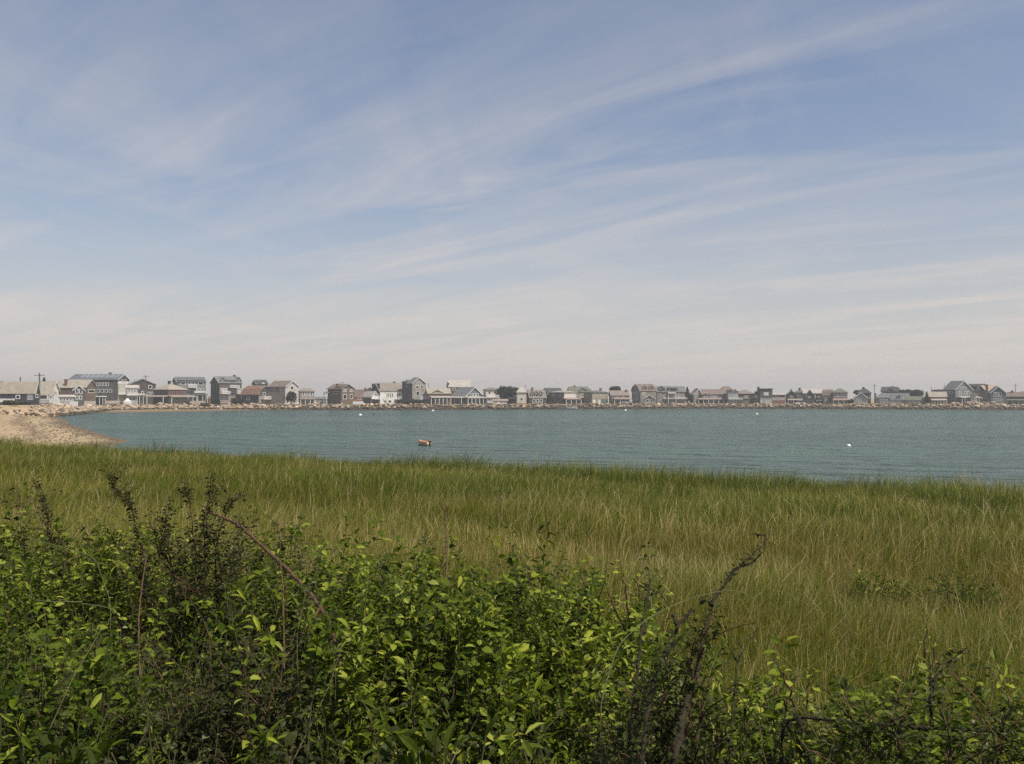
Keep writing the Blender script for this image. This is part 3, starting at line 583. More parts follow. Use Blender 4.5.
house('tall grey gambrel house with brown top roof and shaded left side', 631.6, 640.4, 656.2, 384.2, 390.6, 404, 'gambrel_x', 'grey', 'brown', t=28,
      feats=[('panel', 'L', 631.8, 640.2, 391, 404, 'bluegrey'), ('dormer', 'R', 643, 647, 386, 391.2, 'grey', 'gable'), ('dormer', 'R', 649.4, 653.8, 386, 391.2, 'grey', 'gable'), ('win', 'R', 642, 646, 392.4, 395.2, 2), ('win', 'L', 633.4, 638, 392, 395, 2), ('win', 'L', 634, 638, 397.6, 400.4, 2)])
house('small tan gabled bungalow in front of the tall grey gambrel house', 643.6, 644, 654.8, 395, 398.6, 404.2, 'gable_y', 'tan', 'tan', t=3, back=-6, dep=6, name='bungalow',
      feats=[('win', 'R', 646.4, 649, 399.2, 402.6), ('win', 'R', 650.4, 652.8, 399.2, 402.6)])
house('broad grey house with centre porch of white columns and left peak', 655.6, 657, 684.6, 386.4, 391.6, 404, 'gable_x', 'pinkgrey', 'grey', t=6, dep=10,
      feats=[('dormer', 'R', 657.4, 665, 386.2, 392.6, 'pinkgrey', 'gable'), ('dormer', 'R', 668, 677.4, 387.6, 392.4, 'grey', 'flat'), ('win', 'R', 658.4, 661.2, 393.4, 396, 2), ('win', 'R', 676.6, 679.6, 393.2, 397, 2), ('win', 'R', 669.6, 673.8, 394, 396.6, 2),
             ('balcony', 'R', 663, 686, 397.2, 398.6, 1.8), ('porch', 'R', 667.4, 675.2, 393, 404, 2.2, 'pale', 2), ('win', 'R', 659.6, 661.4, 399.2, 401.8), ('win', 'R', 670, 683, 399.6, 402.6, 4)])
house('rounded tan gable house left of the long brown roof', 689.6, 693.8, 703.6, 389.6, 394.6, 404, 'gable_y', 'tan', 'taupe', t=24, back=2, 
      feats=[('win', 'R', 696, 698, 394, 396.4), ('win', 'R', 699.6, 701.4, 394, 396.4)])
house('long blue grey house under a straight brown roof with full porch', 697, 702.4, 727.2, 389.4, 394.2, 404, 'gable_x', 'bluegrey', 'brown', t=14, back=1,
      feats=[('win', 'R', 704, 707, 392.4, 397), ('win', 'R', 709.6, 717, 395.2, 397.4, 3), ('porch', 'R', 697, 727, 398.8, 404, 2.2, 'pinkt', 7), ('win', 'R', 705, 723, 400.2, 403, 5), ('chim', 699.4, 388.6, .5)])
house('brown pyramid roofed turret house peeping above the long brown roof', 719.8, 722, 732.4, 386.2, 390, 403, 'hip', 'tan', 'brown', t=20, back=12, dep=7, feats=[('win', 'R', 724, 726, 391, 393), ('win', 'R', 728.6, 730.6, 391, 393)])
house('narrow pale grey house with white balcony left of the wide pyramid roof', 726.4, 728, 738, 391.2, 393, 404, 'flat_x', 'ltgrey', 'grey', t=8, back=-1, dep=7,
      feats=[('chim', 735.6, 389.6, .4), ('win', 'R', 730, 733.4, 394.4, 396.8, 2), ('balcony', 'R', 728.4, 742, 397.6, 399, 1.6), ('win', 'R', 730, 736, 400, 402.6, 3)])
house('wide low house with taupe pyramid roof over a dark shaded wall', 736, 739, 753.6, 389.4, 393.9, 404, 'hip', 'charcoal', 'taupe', t=12, back=3, dep=10,
      feats=[('win', 'R', 743.4, 748.4, 395.6, 398.4, 2), ('panel', 'R', 742, 753.4, 400.4, 404, 'brown')])
house('narrow dark gabled house squeezed beside the flat roofed house', 752.8, 753.2, 759.6, 391, 393.8, 404, 'gable_y', 'charcoal', 'dark', t=3, back=6, dep=8, feats=[('win', 'R', 755, 757.4, 395, 397.4)])
house('square slate house with flat roof and a bright panel near its top', 758.6, 759.8, 772, 388.9, 389.6, 404, 'flat_x', 'slate', 'dark', t=8, dep=9,
      feats=[('panel', 'R', 763.6, 768.2, 392.2, 395.4, 'white'), ('panel', 'R', 760, 771.8, 398.2, 404, 'ltgrey'), ('chim', 758.6, 387.2, .2, mat('dark_metal', (.05, .05, .05))), ('win', 'R', 760.4, 762.4, 400.4, 402), ('win', 'R', 764.4, 770, 400.4, 402.6, 2)])
house('low flat house with pale roof edge right of the flat slate house', 771.8, 772.2, 784.4, 393.6, 394.8, 404, 'shed_x', 'redbrown', 'pale', t=4, back=6, dep=7,
      feats=[('panel', 'R', 772.4, 784, 397.2, 400.4, 'pink'), ('win', 'R', 775, 779, 395.4, 397)])
house('small black gabled house with one stub chimney and pale porch roof', 785.4, 786, 796.8, 390.8, 395, 404, 'gable_y', 'charcoal', 'dark', t=4, dep=9,
      feats=[('chim', 791, 389.9, .3), ('porch', 'R', 787.4, 803, 399.6, 404, 2.2, 'ochre', 4), ('win', 'R', 790, 793, 395.6, 397.4), ('win', 'R', 789, 795, 401, 403, 2)])
house('dull green grey house standing between two black gables', 794.6, 795, 804.6, 390, 392.8, 403, 'hip', 'green', 'green', t=4, back=14, dep=9, feats=[('chim', 799.6, 388.2, .5, mat('dark_metal', (.05, .05, .05))), ('win', 'R', 797, 800, 394, 396)])
house('black gabled cottage in front of a long pale roof', 804.8, 805.4, 814, 390.2, 396, 404, 'gable_y', 'charcoal', 'dark', t=4, back=-2, dep=7, feats=[('win', 'R', 808, 811, 396, 398), ('door', 'R', 814.1, 815, 395, 398, 'white')])
house('long pale roofed house with navy wall behind the black gabled cottage', 803, 804, 824, 389, 393.2, 404, 'gable_x', 'navy', 'pale', t=4, back=7, dep=10,
      feats=[('door', 'R', 822.2, 823.4, 393.6, 398, 'white'), ('win', 'R', 816, 820, 395, 397.6, 2), ('win', 'R', 815.4, 821, 400, 402.4, 2)])
house('brown house with lean to roof at the right end of the navy wall', 822.8, 823.4, 832.4, 389.8, 395, 404, 'gambrel_x', 'tan', 'brown', t=4, back=3, dep=8, feats=[('panel', 'R', 823.6, 830, 398, 404, 'green'), ('win', 'R', 825, 828, 399.4, 401.6)])
house('pinkish grey gambrel house with dull green hip top and porch', 832.4, 833.4, 846.6, 388.4, 392.8, 404, 'hip', 'pinkgrey', 'green', t=5, dep=10,
      feats=[('win', 'R', 836, 838.4, 394.4, 396.8), ('win', 'R', 841, 843.4, 394.4, 396.8), ('porch', 'R', 832.6, 848, 399.6, 404, 2.2, 'pinkt', 4), ('win', 'R', 836, 844, 401, 403.2, 3)])
house('pale grey gable fronted cottage under a dark tree top', 853.6, 854.2, 866.6, 392.6, 398, 404, 'gable_y', 'ltgrey', 'grey', t=4, dep=8,
      feats=[('win', 'R', 859.6, 861.4, 396, 399.2), ('win', 'R', 856, 858, 400, 402.4)])
house('brown roofed house right of the pale grey gable fronted cottage', 857.4, 858, 870, 388.6, 393.4, 403, 'hip', 'charcoal', 'dark', t=4, back=10, dep=9, feats=[('win', 'R', 866.4, 869, 396, 398.6), ('chim', 863.4, 387.4, .5)])
house('grey pyramid roofed cottage with white front just right of the tall pole', 876.4, 877, 888.6, 392.8, 398, 404, 'hip', 'grey', 'grey', t=4, dep=8,
      feats=[('panel', 'R', 879, 887, 398.8, 400.6, 'white'), ('win', 'R', 879.6, 887, 401, 403, 2)])
house('dark roofed house with small grey front peak above the wide grey roof', 882, 882.6, 896.4, 387.2, 391.2, 402, 'gable_x', 'charcoal', 'dark', t=4, back=12, dep=9,
      feats=[('dormer', 'R', 886.6, 892.4, 388.4, 395, 'grey', 'gable')])
house('wide low house all in soft grey with a long plain roof', 886.4, 887, 906.6, 393.4, 399.4, 404, 'gable_x', 'ltgrey', 'grey', t=4, dep=9, back=1,
      feats=[('win', 'R', 891, 893.4, 400.4, 402.6), ('win', 'R', 897, 899.4, 400.4, 402.6), ('dormer', 'R', 896.4, 899.4, 395, 398.4, 'ltgrey', 'gable')])
house('low shed like house with moss green roof below the dark rounded trees', 903.8, 904.4, 923.6, 396.6, 399.8, 404, 'gable_x', 'green', 'green', t=4, dep=8,
      feats=[('win', 'R', 907, 920, 400.2, 402.6, 5)])
house('red brown house with wide tan green roof and bright white porch', 927, 928.6, 944.6, 392, 396.6, 404, 'gable_x', 'redbrown', 'ochre', t=8, dep=10,
      feats=[('porch', 'R', 930.4, 944.4, 399.6, 404, 2.2, 'pale', 6), ('win', 'R', 931, 943, 400.6, 403, 4)])
house('big two toned grey house with blunt peak and shingled left flank', 944.4, 955.4, 970.4, 381.0, 389.4, 403.6, 'gable_y', 'bluegrey', 'grey', t=36,
      feats=[('win', 'R', 959.4, 961.6, 387, 389.4), ('win', 'R', 962.8, 965, 387, 389.4), ('win', 'R', 957.6, 961, 391.2, 394.2, 2), ('win', 'R', 963, 968, 391.2, 394.2, 2), ('win', 'L', 948, 953, 391, 394, 2), ('porch', 'R', 956.4, 974.6, 397.2, 402.6, 3, 'pale', 8)])
house('dark roofed house between the big grey house and the blue gables', 967.4, 968.4, 983.4, 384.2, 390.4, 403, 'gable_x', 'tan', 'dark', t=6, back=10,
      feats=[('dormer', 'R', 971, 976, 386, 389.6, 'charcoal', 'flat'), ('win', 'R', 971, 974, 393, 395.6)])
house('blue sided house with steep left gable and orange tan corner roof', 976, 988.5, 1002, 385.6, 393.0, 403.6, 'gable_x', 'bluegrey', 'apricot', t=46, back=7, feats=[('win', 'L', 979, 982, 395, 397.6), ('win', 'L', 983, 986, 395, 397.6)])
house('blue gable fronted house with white framed windows near the right edge', 988, 990.6, 1004, 386.6, 392.6, 403.6, 'gable_y', 'teal', 'slate', t=12, dep=5, back=-4,
      feats=[('win', 'R', 993, 1000.6, 392.2, 396.8, 3), ('win', 'R', 993, 1001, 398.4, 401.4, 3), ('chim', 988.6, 384.8, .5)])
house('pale bright kiosk with deck posts standing right of the big grey house', 970, 970.3, 975, 395, 395.6, 402.4, 'flat_x', 'cream', 'pale', t=3, back=-3, dep=3, name='kiosk', cat='kiosk', feats=[('win', 'R', 971, 974, 397.4, 399.4)])
house('low brown roofed house spreading to the right frame edge', 1003.8, 1004.6, 1026, 392.4, 396.4, 404, 'gable_x', 'charcoal', 'brown', t=4, dep=10,
      feats=[('chim', 1011.6, 390.9, .5), ('porch', 'R', 1006, 1026, 399.8, 404, 2, 'green', 5), ('win', 'R', 1008, 1024, 400.8, 403, 4)])
house('house with a pinkish hip roof cut by the right frame edge', 1016, 1017, 1032, 390, 394, 403, 'hip', 'tan', 'pinkt', t=4, back=12, dep=9, feats=[('win', 'R', 1020, 1023, 395, 397)])

# ------------------------------------------------------------------ small things along the shore
def pole(label, px, yt, yb, d, arm=2.0, r=.14, arm2=0, name='utility_pole', cat='pole'):
    z0, z1 = Zy(yb, d), Zy(yt, d); root = empty(name, (Xp(px, d), d, z0), label=label, cat=cat, group='poles along the far shore')
    MB().tube([(0, 0, -2), (0, 0, z1 - z0)], [r * 1.2, r * .8], 8).build('pole', POLE, root)
    if arm:
        MB().box(-arm / 2, arm / 2, -.06, .06, z1 - z0 - .75, z1 - z0 - .60).build('crossarm', POLE, root)
        for s in (-.45, .0, .45): MB().tube([(arm * s, 0, z1 - z0 - .6), (arm * s, 0, z1 - z0 - .35)], .06, 6).build('insulator', mat('insulator', (.3, .3, .3)), root)
    return root
pole('dark utility pole without arms above the leftmost tan cottage roof', 20.3, 376.8, 400, 232, arm=0, r=.16)
pole('utility pole with wide crossarm behind the right end of the tan cottage roof', 39.4, 372.8, 400, 235, arm=2.6, r=.2)
pole('utility pole with a short crossarm in front of the dark charcoal gable', 145.6, 374.8, 402, 316, arm=1.9)
pole('thin pole left of the dark charcoal gable peak', 134.4, 379.2, 402, 320, arm=0, r=.1)
pole('tall utility pole with small crossarm between pale cottage and grey pyramid roof', 874.4, 384, 404, 338, arm=1.2, r=.13)
pole('thin dark mast above the tan green roof, left one of the pair', 931.4, 386, 403, 352, arm=0, r=.1)
pole('thin dark mast touching the left flank of the big grey house', 944.4, 384.2, 403, 350, arm=0, r=.1)
pole('utility pole with two crossarms near the right frame edge', 1015.4, 383.8, 403, 350, arm=1.6, r=.13)
pole('slender white pole right of the tower house roof', 428.6, 383, 404, 344, arm=0, r=.09)
pole('thin flag pole over the cream cottage beside the round tree', 525.6, 384.4, 404, 350, arm=.5, r=.06, name='flag_pole')
pole('television aerial mast on the brown twin gabled house', 342, 381.2, 388, 336, arm=1.6, r=.05, name='aerial_mast', cat='aerial')
pole('thick dark post in front of the tall pole by the pale cottage', 875.6, 393, 404, 337, arm=0, r=.3, name='dark_post', cat='post')

def panel_thing(name, label, cat, px0, px1, ya, yb, d, m, group=None, th=.12, rail=False):
    z0, z1 = Zy(yb, d), Zy(ya, d); x0, x1 = Xp(px0, d), Xp(px1, d)
    r = empty(name, (x0, d, z0), label=label, cat=cat, group=group); W = x1 - x0; H = z1 - z0
    if rail:
        b = MB(); n = max(4, int(W / .35)); 
        for i in range(n): b.box(W * i / n, W * i / n + .14, 0, .04, .1, H - .12)
        b.box(0, W, -.02, .06, H - .117, H); b.build('railing', m, r)
        MB().box(0, W, -.02, 2.5, -.12, .09).build('deck_floor', WOOD, r)
    else:
        b = MB(); n = max(2, int(W / .3))
        for i in range(n): b.box(W * i / n + .005, W * (i + 1) / n - .005, 0, .05, 0, H - .02 * (i % 2))
        b.build('boards', m, r)
    for i in range(max(2, int(W / 2.4) + 1)):
        x = W * i / max(1, int(W / 2.4)); MB().box(x - .08, x + .08, .065, .2, -2, H + .05).build('post', m if not rail else WOOD, r)
    return r
GT = mat('grey_deck_paint', (.45, .45, .44))
G1 = 'fences and deck rails along the far shore'
panel_thing('deck_railing', 'long grey deck rail in front of the small white cottage', 'railing', 33, 48, 400, 403.4, 231, GT, G1, rail=True)
panel_thing('board_fence', 'bright white board panel at the right end of the grey deck', 'fence', 48.4, 59, 399, 404, 234, TRIM, G1)
panel_thing('board_fence', 'small white board panel below the dark sunroom', 'fence', 69.8, 77.4, 401.2, 405.9, 258, TRIM, G1)
panel_thing('board_fence', 'white wall panel at the far left below the navy wall', 'fence', -6, 14, 398.6, 402.2, 215.3, TRIM, G1)
panel_thing('board_fence', 'pinkish white fence left of the white kiosk', 'fence', 83, 95, 401, 405.2, 287, mat('pinkish_paint', (.6, .52, .46)), G1)
panel_thing('board_fence', 'low pale fence right of the white kiosk', 'fence', 106, 119, 400.6, 403.6, 303, mat('pinkish_paint'), G1)
panel_thing('board_fence', 'pair of white garden panels below the house with four white windows', 'fence', 353, 363, 401.4, 404.2, 326, TRIM, G1)
panel_thing('board_fence', 'red brown fence in front of the cream pointed cottage', 'fence', 513, 529, 403, 405.2, 337, wallm('redbrown'), G1)
panel_thing('board_fence', 'low white fence at the foot of the three storey balcony house', 'fence', 190, 204, 401, 404, 326, mat('pinkish_paint'), G1)
panel_thing('board_fence', 'dark plank fence under the wide soft grey house', 'fence', 893, 905, 402.9, 404.4, 335, WOOD, G1)
# white glazed kiosk at the left
kd = 298; kr = empty('kiosk', (Xp(95.6, kd), kd, Zy(406.2, kd)), R(20), label='white framed glazed kiosk with flat roof on the rocks at left', cat='kiosk')
kw, kh = 9 / F * kd, (406.2 - 396) / F * kd
kb = MB(); kb.box(.08, kw - .08, .08, kw - .08, -2, kh - .3); kb.build('glazing', GLASS, kr)
for x in (0, kw * .38, kw * .75 - .1, kw - .15):
    MB().box(x, x + .15, -.02, .079, -.4, kh - .3).build('post', TRIM, kr)
MB().box(-.25, kw + .25, -.25, kw + .2, kh - .297, kh).build('roof', TRIM, kr)
MB().box(-.02, kw + .02, -.06, -.023, -2, .5).build('base_panel', mat('dark_metal'), kr)
# little white pointed canopy
cd = 311; cr = empty('canopy_tent', (Xp(127.6, cd), cd, Zy(403.4, cd)), label='small white pointed canopy tent by the long grey building', cat='tent')
m = MB(); h = 5.2 / F * cd; a = 1.0
for i in range(4):
    p = [(-a, -a), (a, -a), (a, a), (-a, a)]; q = p[(i + 1) % 4]; p = p[i]
    m.poly([(p[0], p[1], h * .35), (q[0], q[1], h * .35), (q[0] * .12, q[1] * .12, h), (p[0] * .12, p[1] * .12, h)])
    m.poly([(p[0], p[1], -.5), (q[0], q[1], -.5), (q[0], q[1], h * .35), (p[0], p[1], h * .35)])
m.build('canopy', TRIM, cr)

# ------------------------------------------------------------------ boats and floats
def boat(name, label, loc, rz, Lb, Wb, Hb, mo, mi_, inner, motor=True, cat='boat'):
    r = empty(name, loc, rz, label=label, cat=cat); n = 9; V, Fl = [], []
    b = MB(); ns = 7
    for i in range(n):
        t = i / (n - 1); wdt = Wb / 2 * (1 - max(0, (t - .2) / .8) ** 1.8) * (.86 + .14 * min(1, t * 3)); x = -Lb / 2 + Lb * t
        rise = Hb * .9 * max(0, t - .3) ** 1.6
        for j in range(ns):
            s = -1 + 2 * j / (ns - 1); y = wdt * (abs(s) ** .55) * (1 if s > 0 else -1) if s else 0
            z = -.12 + (Hb + .12) * abs(s) ** 1.7 + rise * (.6 + .4 * abs(s)); b.v.append((x, y, z))
    for i in range(n - 1):
        for j in range(ns - 1):
            q = [i * ns + j, i * ns + j + 1, (i + 1) * ns + j + 1, (i + 1) * ns + j]; b.f.append(q); b.m.append(0)
    b.f.append([j for j in range(ns)]); b.m.append(0)
    hull = b.build('hull', mo, r, smooth=True)
    md = hull.modifiers.new('s', 'SOLIDIFY'); md.thickness = .035; md.offset = 0
    g = MB()
    for sgn in (-1, 1):
        pts = [Vector(b.v[i * ns + (0 if sgn < 0 else ns - 1)]) for i in range(n)]; g.tube(pts, .055, 6)
    g.build('gunwale', mi_, r)
    MB().box(-Lb * .08, Lb * .05, -Wb * .44, Wb * .44, Hb * .62, Hb * .70).build('thwart', inner, r)
    MB().box(-Lb * .46, -Lb * .34, -Wb * .40, Wb * .40, Hb * .62, Hb * .72).build('stern_seat', inner, r)
    if motor:
        mr = MB().box(-Lb * .5 - .22, -Lb * .5 + .10, -.14, .14, Hb * .85, Hb * 1.35).build('outboard_motor', mat('motor_red', (.22, .05, .035), rough=.4), r)
        MB().box(-Lb * .5 - .12, -Lb * .5 - .04, -.05, .05, -.2, Hb * .845).build('motor_shaft', mat('dark_metal'), mr)
    return r
PK = mat('salmon_paint', (.66, .29, .14), rough=.5, var=.1); PW = mat('hull_cream', (.66, .50, .38), rough=.5, var=.1)
db = CH * F / (445.2 - HY)
boat('dinghy', 'small salmon and cream dinghy floating alone on the bay', (Xp(424, db), db, 0), R(150), 1.35, .85, .34, PW, PK, mat('dinghy_inside', (.12, .06, .05)))
boat('skiff', 'white skiff at the foot of the rocks by the dark slipway gap', (Xp(571.5, 331), 331, .1), R(160), 4.2, 1.6, .6, TRIM, TRIM, GT)
boat('skiff', 'small white skiff pulled up on the bank below the white gable house', (Xp(295.5, 325), 325, 2.0), R(10), 2.3, 1.1, .45, TRIM, TRIM, GT, motor=False)
def buoy(label, px, py, r_, m_, tall=False):
    d = CH * F / (py - HY); root = empty('mooring_buoy', (Xp(px, d), d, 0), label=label, cat='buoy', group='mooring buoys on the bay')
    b = MB(); pr = [(0, -r_ * .7), (r_ * .7, -r_ * .6), (r_, 0), (r_ * .93, r_ * .4), (r_ * .55, r_ * .85), (.12 * r_, r_ * 1.02)]
    if tall: pr = [(0, -r_), (r_ * .5, -r_ * .5), (r_ * .5, r_ * 1.4), (r_ * .3, r_ * 1.8), (.05 * r_, r_ * 1.9)]
    for rr, z in pr:
        for k in range(14): b.v.append((rr * math.cos(k * math.tau / 14), rr * math.sin(k * math.tau / 14), z))
    for i in range(len(pr) - 1):
        for k in range(14): b.f.append([i * 14 + k, i * 14 + (k + 1) % 14, (i + 1) * 14 + (k + 1) % 14, (i + 1) * 14 + k]); b.m.append(0)
    b.f.append([(len(pr) - 1) * 14 + k for k in range(14)]); b.m.append(0)
    b.build('float', m_, root, smooth=True)
    MB().tube([(0, 0, pr[-1][1] - .02), (0, 0, pr[-1][1] + .10), (.06, 0, pr[-1][1] + .14), (.1, 0, pr[-1][1] + .05)], .018, 6).build('ring', mat('dark_metal'), root)
WB = mat('buoy_white', (.85, .85, .82), rough=.35, var=.05); GB = mat('buoy_green', (.06, .10, .06), rough=.4)
buoy('nearest and biggest round white mooring buoy, off to the right', 848.4, 446, .21, WB)
buoy('white buoy below the long dark brown roof, left of the green one', 360.4, 415.4, .42, WB)
buoy('small dark green buoy right of a white one in mid bay', 373.4, 415, .32, GB, True)
buoy('white buoy close under the rocks by the tan roofed porch house', 433, 411, .42, WB)
buoy('pinkish white buoy in front of the flat roofed slate house', 756.6, 414.4, .40, mat('buoy_pink', (.75, .6, .56), rough=.4))
buoy('white buoy against the rocks below the pinkish porch roof', 625.4, 410.6, .40, WB)
# two parked cars on the shore
def car(label, px, yb, d, col, rz):
    r = empty('parked_car', (Xp(px, d), d, Zy(yb, d)), rz, label=label, cat='car'); L, H, W = 4.2, 1.45, 1.7
    m_ = mat('car_paint_' + col, (.75, .74, .72) if col == 'white' else (.4, .4, .4), rough=.35, spec=.5)
    MB().prism([(-L / 2, .3), (-L / 2 + .05, .85), (-L * .25, .95), (L * .30, .95), (L / 2 - .05, .80), (L / 2, .3)], 'y', -W / 2, W / 2).build('body', m_, r)
    MB().prism([(-L * .30, .953), (-L * .2, H), (L * .16, H), (L * .29, .953)], 'y', -W / 2 + .12, W / 2 - .12).build('cabin', GLASS, r)
    for x in (-L * .31, L * .31):
        for y in (-W / 2 - .02, W / 2 - .16):
            MB().tube([(x, y, .3), (x, y + .18, .3)], .32, 14).build('wheel', mat('tyre', (.03, .03, .03)), r)
car('white car parked behind the rocks by the pale porch roof', 799.8, 405.0, 348, 'white', R(6))
car('pale grey car parked below the pinkish porch roof', 627, 403.9, 350, 'grey', R(-4))

# ------------------------------------------------------------------ foliage material
def leaf_mat(key, stops, trans=.35, rough=.62, alt=None, spec=.12):
    m = bpy.data.materials.new(key); m.use_nodes = True; t = m.node_tree; b = t.nodes['Principled BSDF']; b.inputs['Roughness'].default_value = rough
    b.inputs['Specular IOR Level'].default_value = spec
    at = N(t, 'ShaderNodeAttribute', attribute_name='tint'); sp = N(t, 'ShaderNodeSeparateXYZ'); lk(t, at, 'Vector', sp, 0)
    c = ramp(t, sp.outputs[0], stops)
    if alt: c = mixc(t, sp.outputs[2], c, ramp(t, sp.outputs[0], alt))
    t.links.new(c, b.inputs['Base Color'])
    tr = N(t, 'ShaderNodeBsdfTranslucent'); cc = mixc(t, 1.0, c, (1.15, 1.2, .55), 'MULTIPLY'); t.links.new(cc, tr.inputs[0])
    ms = N(t, 'ShaderNodeMixShader'); ms.inputs[0].default_value = trans; lk(t, b, 0, ms, 1); lk(t, tr, 0, ms, 2)
    lk(t, ms, 0, t.nodes['Material Output'], 0); return m
TREEM = leaf_mat('tree_leaves', [(0, (.018, .028, .016)), (.5, (.040, .055, .028)), (1, (.075, .090, .045))], .2)
TREEM2 = leaf_mat('light_tree_leaves', [(0, (.05, .055, .03)), (.5, (.085, .085, .05)), (1, (.13, .125, .075))], .2)

def far_tree(label, px, yt, yb, d, wpx, shape='round', m_=TREEM, name='tree', lobes=6, cat='tree', n=900, base=404):
    z1, z0 = Zy(yt, d), Zy(base, d); zc0 = Zy(yb, d); W = wpx / F * d; root = empty(name, (Xp(px, d), d, z0), label=label, cat=cat, group='trees on the far shore')
    tr = MB(); Ht = (z1 - z0) * (1 if name == 'tree' else .6); hc = z1 - zc0
    tr.tube([(0, 0, -1.5), (.1, 0, Ht * .5), (0, .05, Ht * .85)], [.28, .2, .06], 7)
    for k in range(4):
        a = k * 1.6 + px; tr.tube([(0, 0, Ht * (.35 + .1 * k)), (math.cos(a) * W * .28, math.sin(a) * W * .28, Ht * (.55 + .1 * k))], [.12, .04], 5)
    tr.build('trunk', POLE, root)
    r_ = np.random.default_rng(int(px * 10)); C = []
    if shape == 'cone':
        h_ = r_.uniform(0, 1, n) ** .8; a = r_.uniform(0, 6.28, n); rad = (1 - h_) * W / 2 * np.sqrt(r_.uniform(.15, 1, n)) * (1 + .22 * np.sin(h_ * 26 + a))
        C = np.stack([rad * np.cos(a), rad * np.sin(a), (zc0 - z0) + h_ * hc], 1)
    else:
        cs = []
        for k in range(lobes):
            u = (k + .5) / lobes - .5; q = math.sqrt(max(0.05, 1 - (2 * u) ** 2)); cs.append((u * W * .86, r_.uniform(-.2, .2) * W, (zc0 - z0) + hc * ((.36 if name == 'tree' else .22) + .26 * q * r_.uniform(.5, 1.1)), W / lobes * r_.uniform(.8, 1.25), hc * r_.uniform(.26, .40)))
        per = n // lobes
        for cx, cy, cz, rx, rz_ in cs:
            v = r_.normal(size=(per, 3)); v /= np.linalg.norm(v, axis=1)[:, None]; v *= r_.uniform(.5, 1.08, per)[:, None]
            C.append(v * [rx, rx, rz_] + [cx, cy, cz])
        C = np.concatenate(C)
    C = C[C[:, 2] > (.3 if name == 'tree' else -.4)]; nn = len(C); s = r_.uniform(.16, .42, nn)[:, None]
    u = r_.normal(size=(nn, 3)); u /= np.linalg.norm(u, axis=1)[:, None]; v = np.cross(u, r_.normal(size=(nn, 3))); v /= np.linalg.norm(v, axis=1)[:, None]
    V = np.stack([C - u * s, C + v * s * .6, C + u * s, C - v * s * .6], 1).reshape(-1, 3)
    tn = np.clip(.5 + .35 * np.sin(C[:, 0] * 1.3 + px) * np.cos(C[:, 2] * 1.5) + r_.normal(0, .2, nn), 0, 1)
    npmesh('crown', V, np.arange(nn * 4), np.full(nn, 4), m_, attr=np.repeat(np.stack([tn, tn, 0 * tn], 1), 4, 0), parent=root)
far_tree('big rounded dark green tree beside the cream pointed cottage', 508, 385.4, 398.6, 347, 25, lobes=6, n=2600)
far_tree('dark evergreen bush standing against the white gable end', 291, 391, 404.5, 327, 9, lobes=4, n=900)
far_tree('small dark tree top behind the pale roofs at the far left', 44, 377.8, 384, 285, 4.4, 'cone', n=300, base=400)
far_tree('ragged dark tree rising behind the taupe porch house', 615, 384.6, 395, 372, 11, lobes=5, n=1100)
far_tree('pointed dark conifer between the broad grey house and the tan gable', 687.2, 387, 402.5, 372, 11, 'cone', n=1300)
far_tree('dark tree crown above the pale grey gable fronted cottage', 862.4, 389.2, 395, 360, 15, lobes=5, n=1200)
far_tree('low dark bush at the right foot of the pinkish grey gambrel house', 850.8, 397, 404, 344, 4, lobes=2, n=350, cat='bush', name='bush')
far_tree('dark rough tree clump behind the small grey front peak', 889, 386, 394, 366, 17, lobes=5, n=1300)
far_tree('smooth rounded dark tree left of the moss green roof', 901.4, 388.4, 397, 360, 14, lobes=3, n=1200)
far_tree('large rounded tree over the moss green roof', 915, 388.2, 399, 352, 19, lobes=4, n=1900)
far_tree('small dark conifer left of the tan green roofed house', 926.6, 392.2, 403, 338, 6.5, 'cone', n=700)
far_tree('light olive tree top above the tan green roof', 938.6, 389.2, 393, 362, 10, lobes=3, m_=TREEM2, n=800)
far_tree('dark tree top behind the grey green roofed house', 582.4, 387.6, 393, 372, 16, lobes=5, n=1000)
far_tree('brownish bush on the sand in front of the navy walled cottage', 11, 399.6, 405, 212.5, 18, lobes=6, m_=TREEM2, n=1600, cat='bush', name='bush', base=404)
far_tree('low green bush below the navy wall, right of the brownish bush', 24, 401.6, 405.2, 213, 8, lobes=3, n=500, cat='bush', name='bush', base=404)
far_tree('dark bushes at the foot of the tower house', 416, 398.4, 404.6, 338, 24, lobes=7, n=1500, cat='bush', name='bush')
far_tree('dark shrub between the brick red fronted house and its neighbour', 217.6, 397.6, 404, 322, 4, lobes=2, n=400, cat='bush', name='bush')
far_tree('wide dark shrub under the right balcony of the brick red fronted house', 237, 395.6, 404, 324, 10, lobes=4, n=800, cat='bush', name='bush')
far_tree('green hedge strip on the bank right of the three storey balcony house', 200, 402.4, 405.6, 322, 22, lobes=8, n=900, cat='hedge', name='hedge', m_=TREEM2)

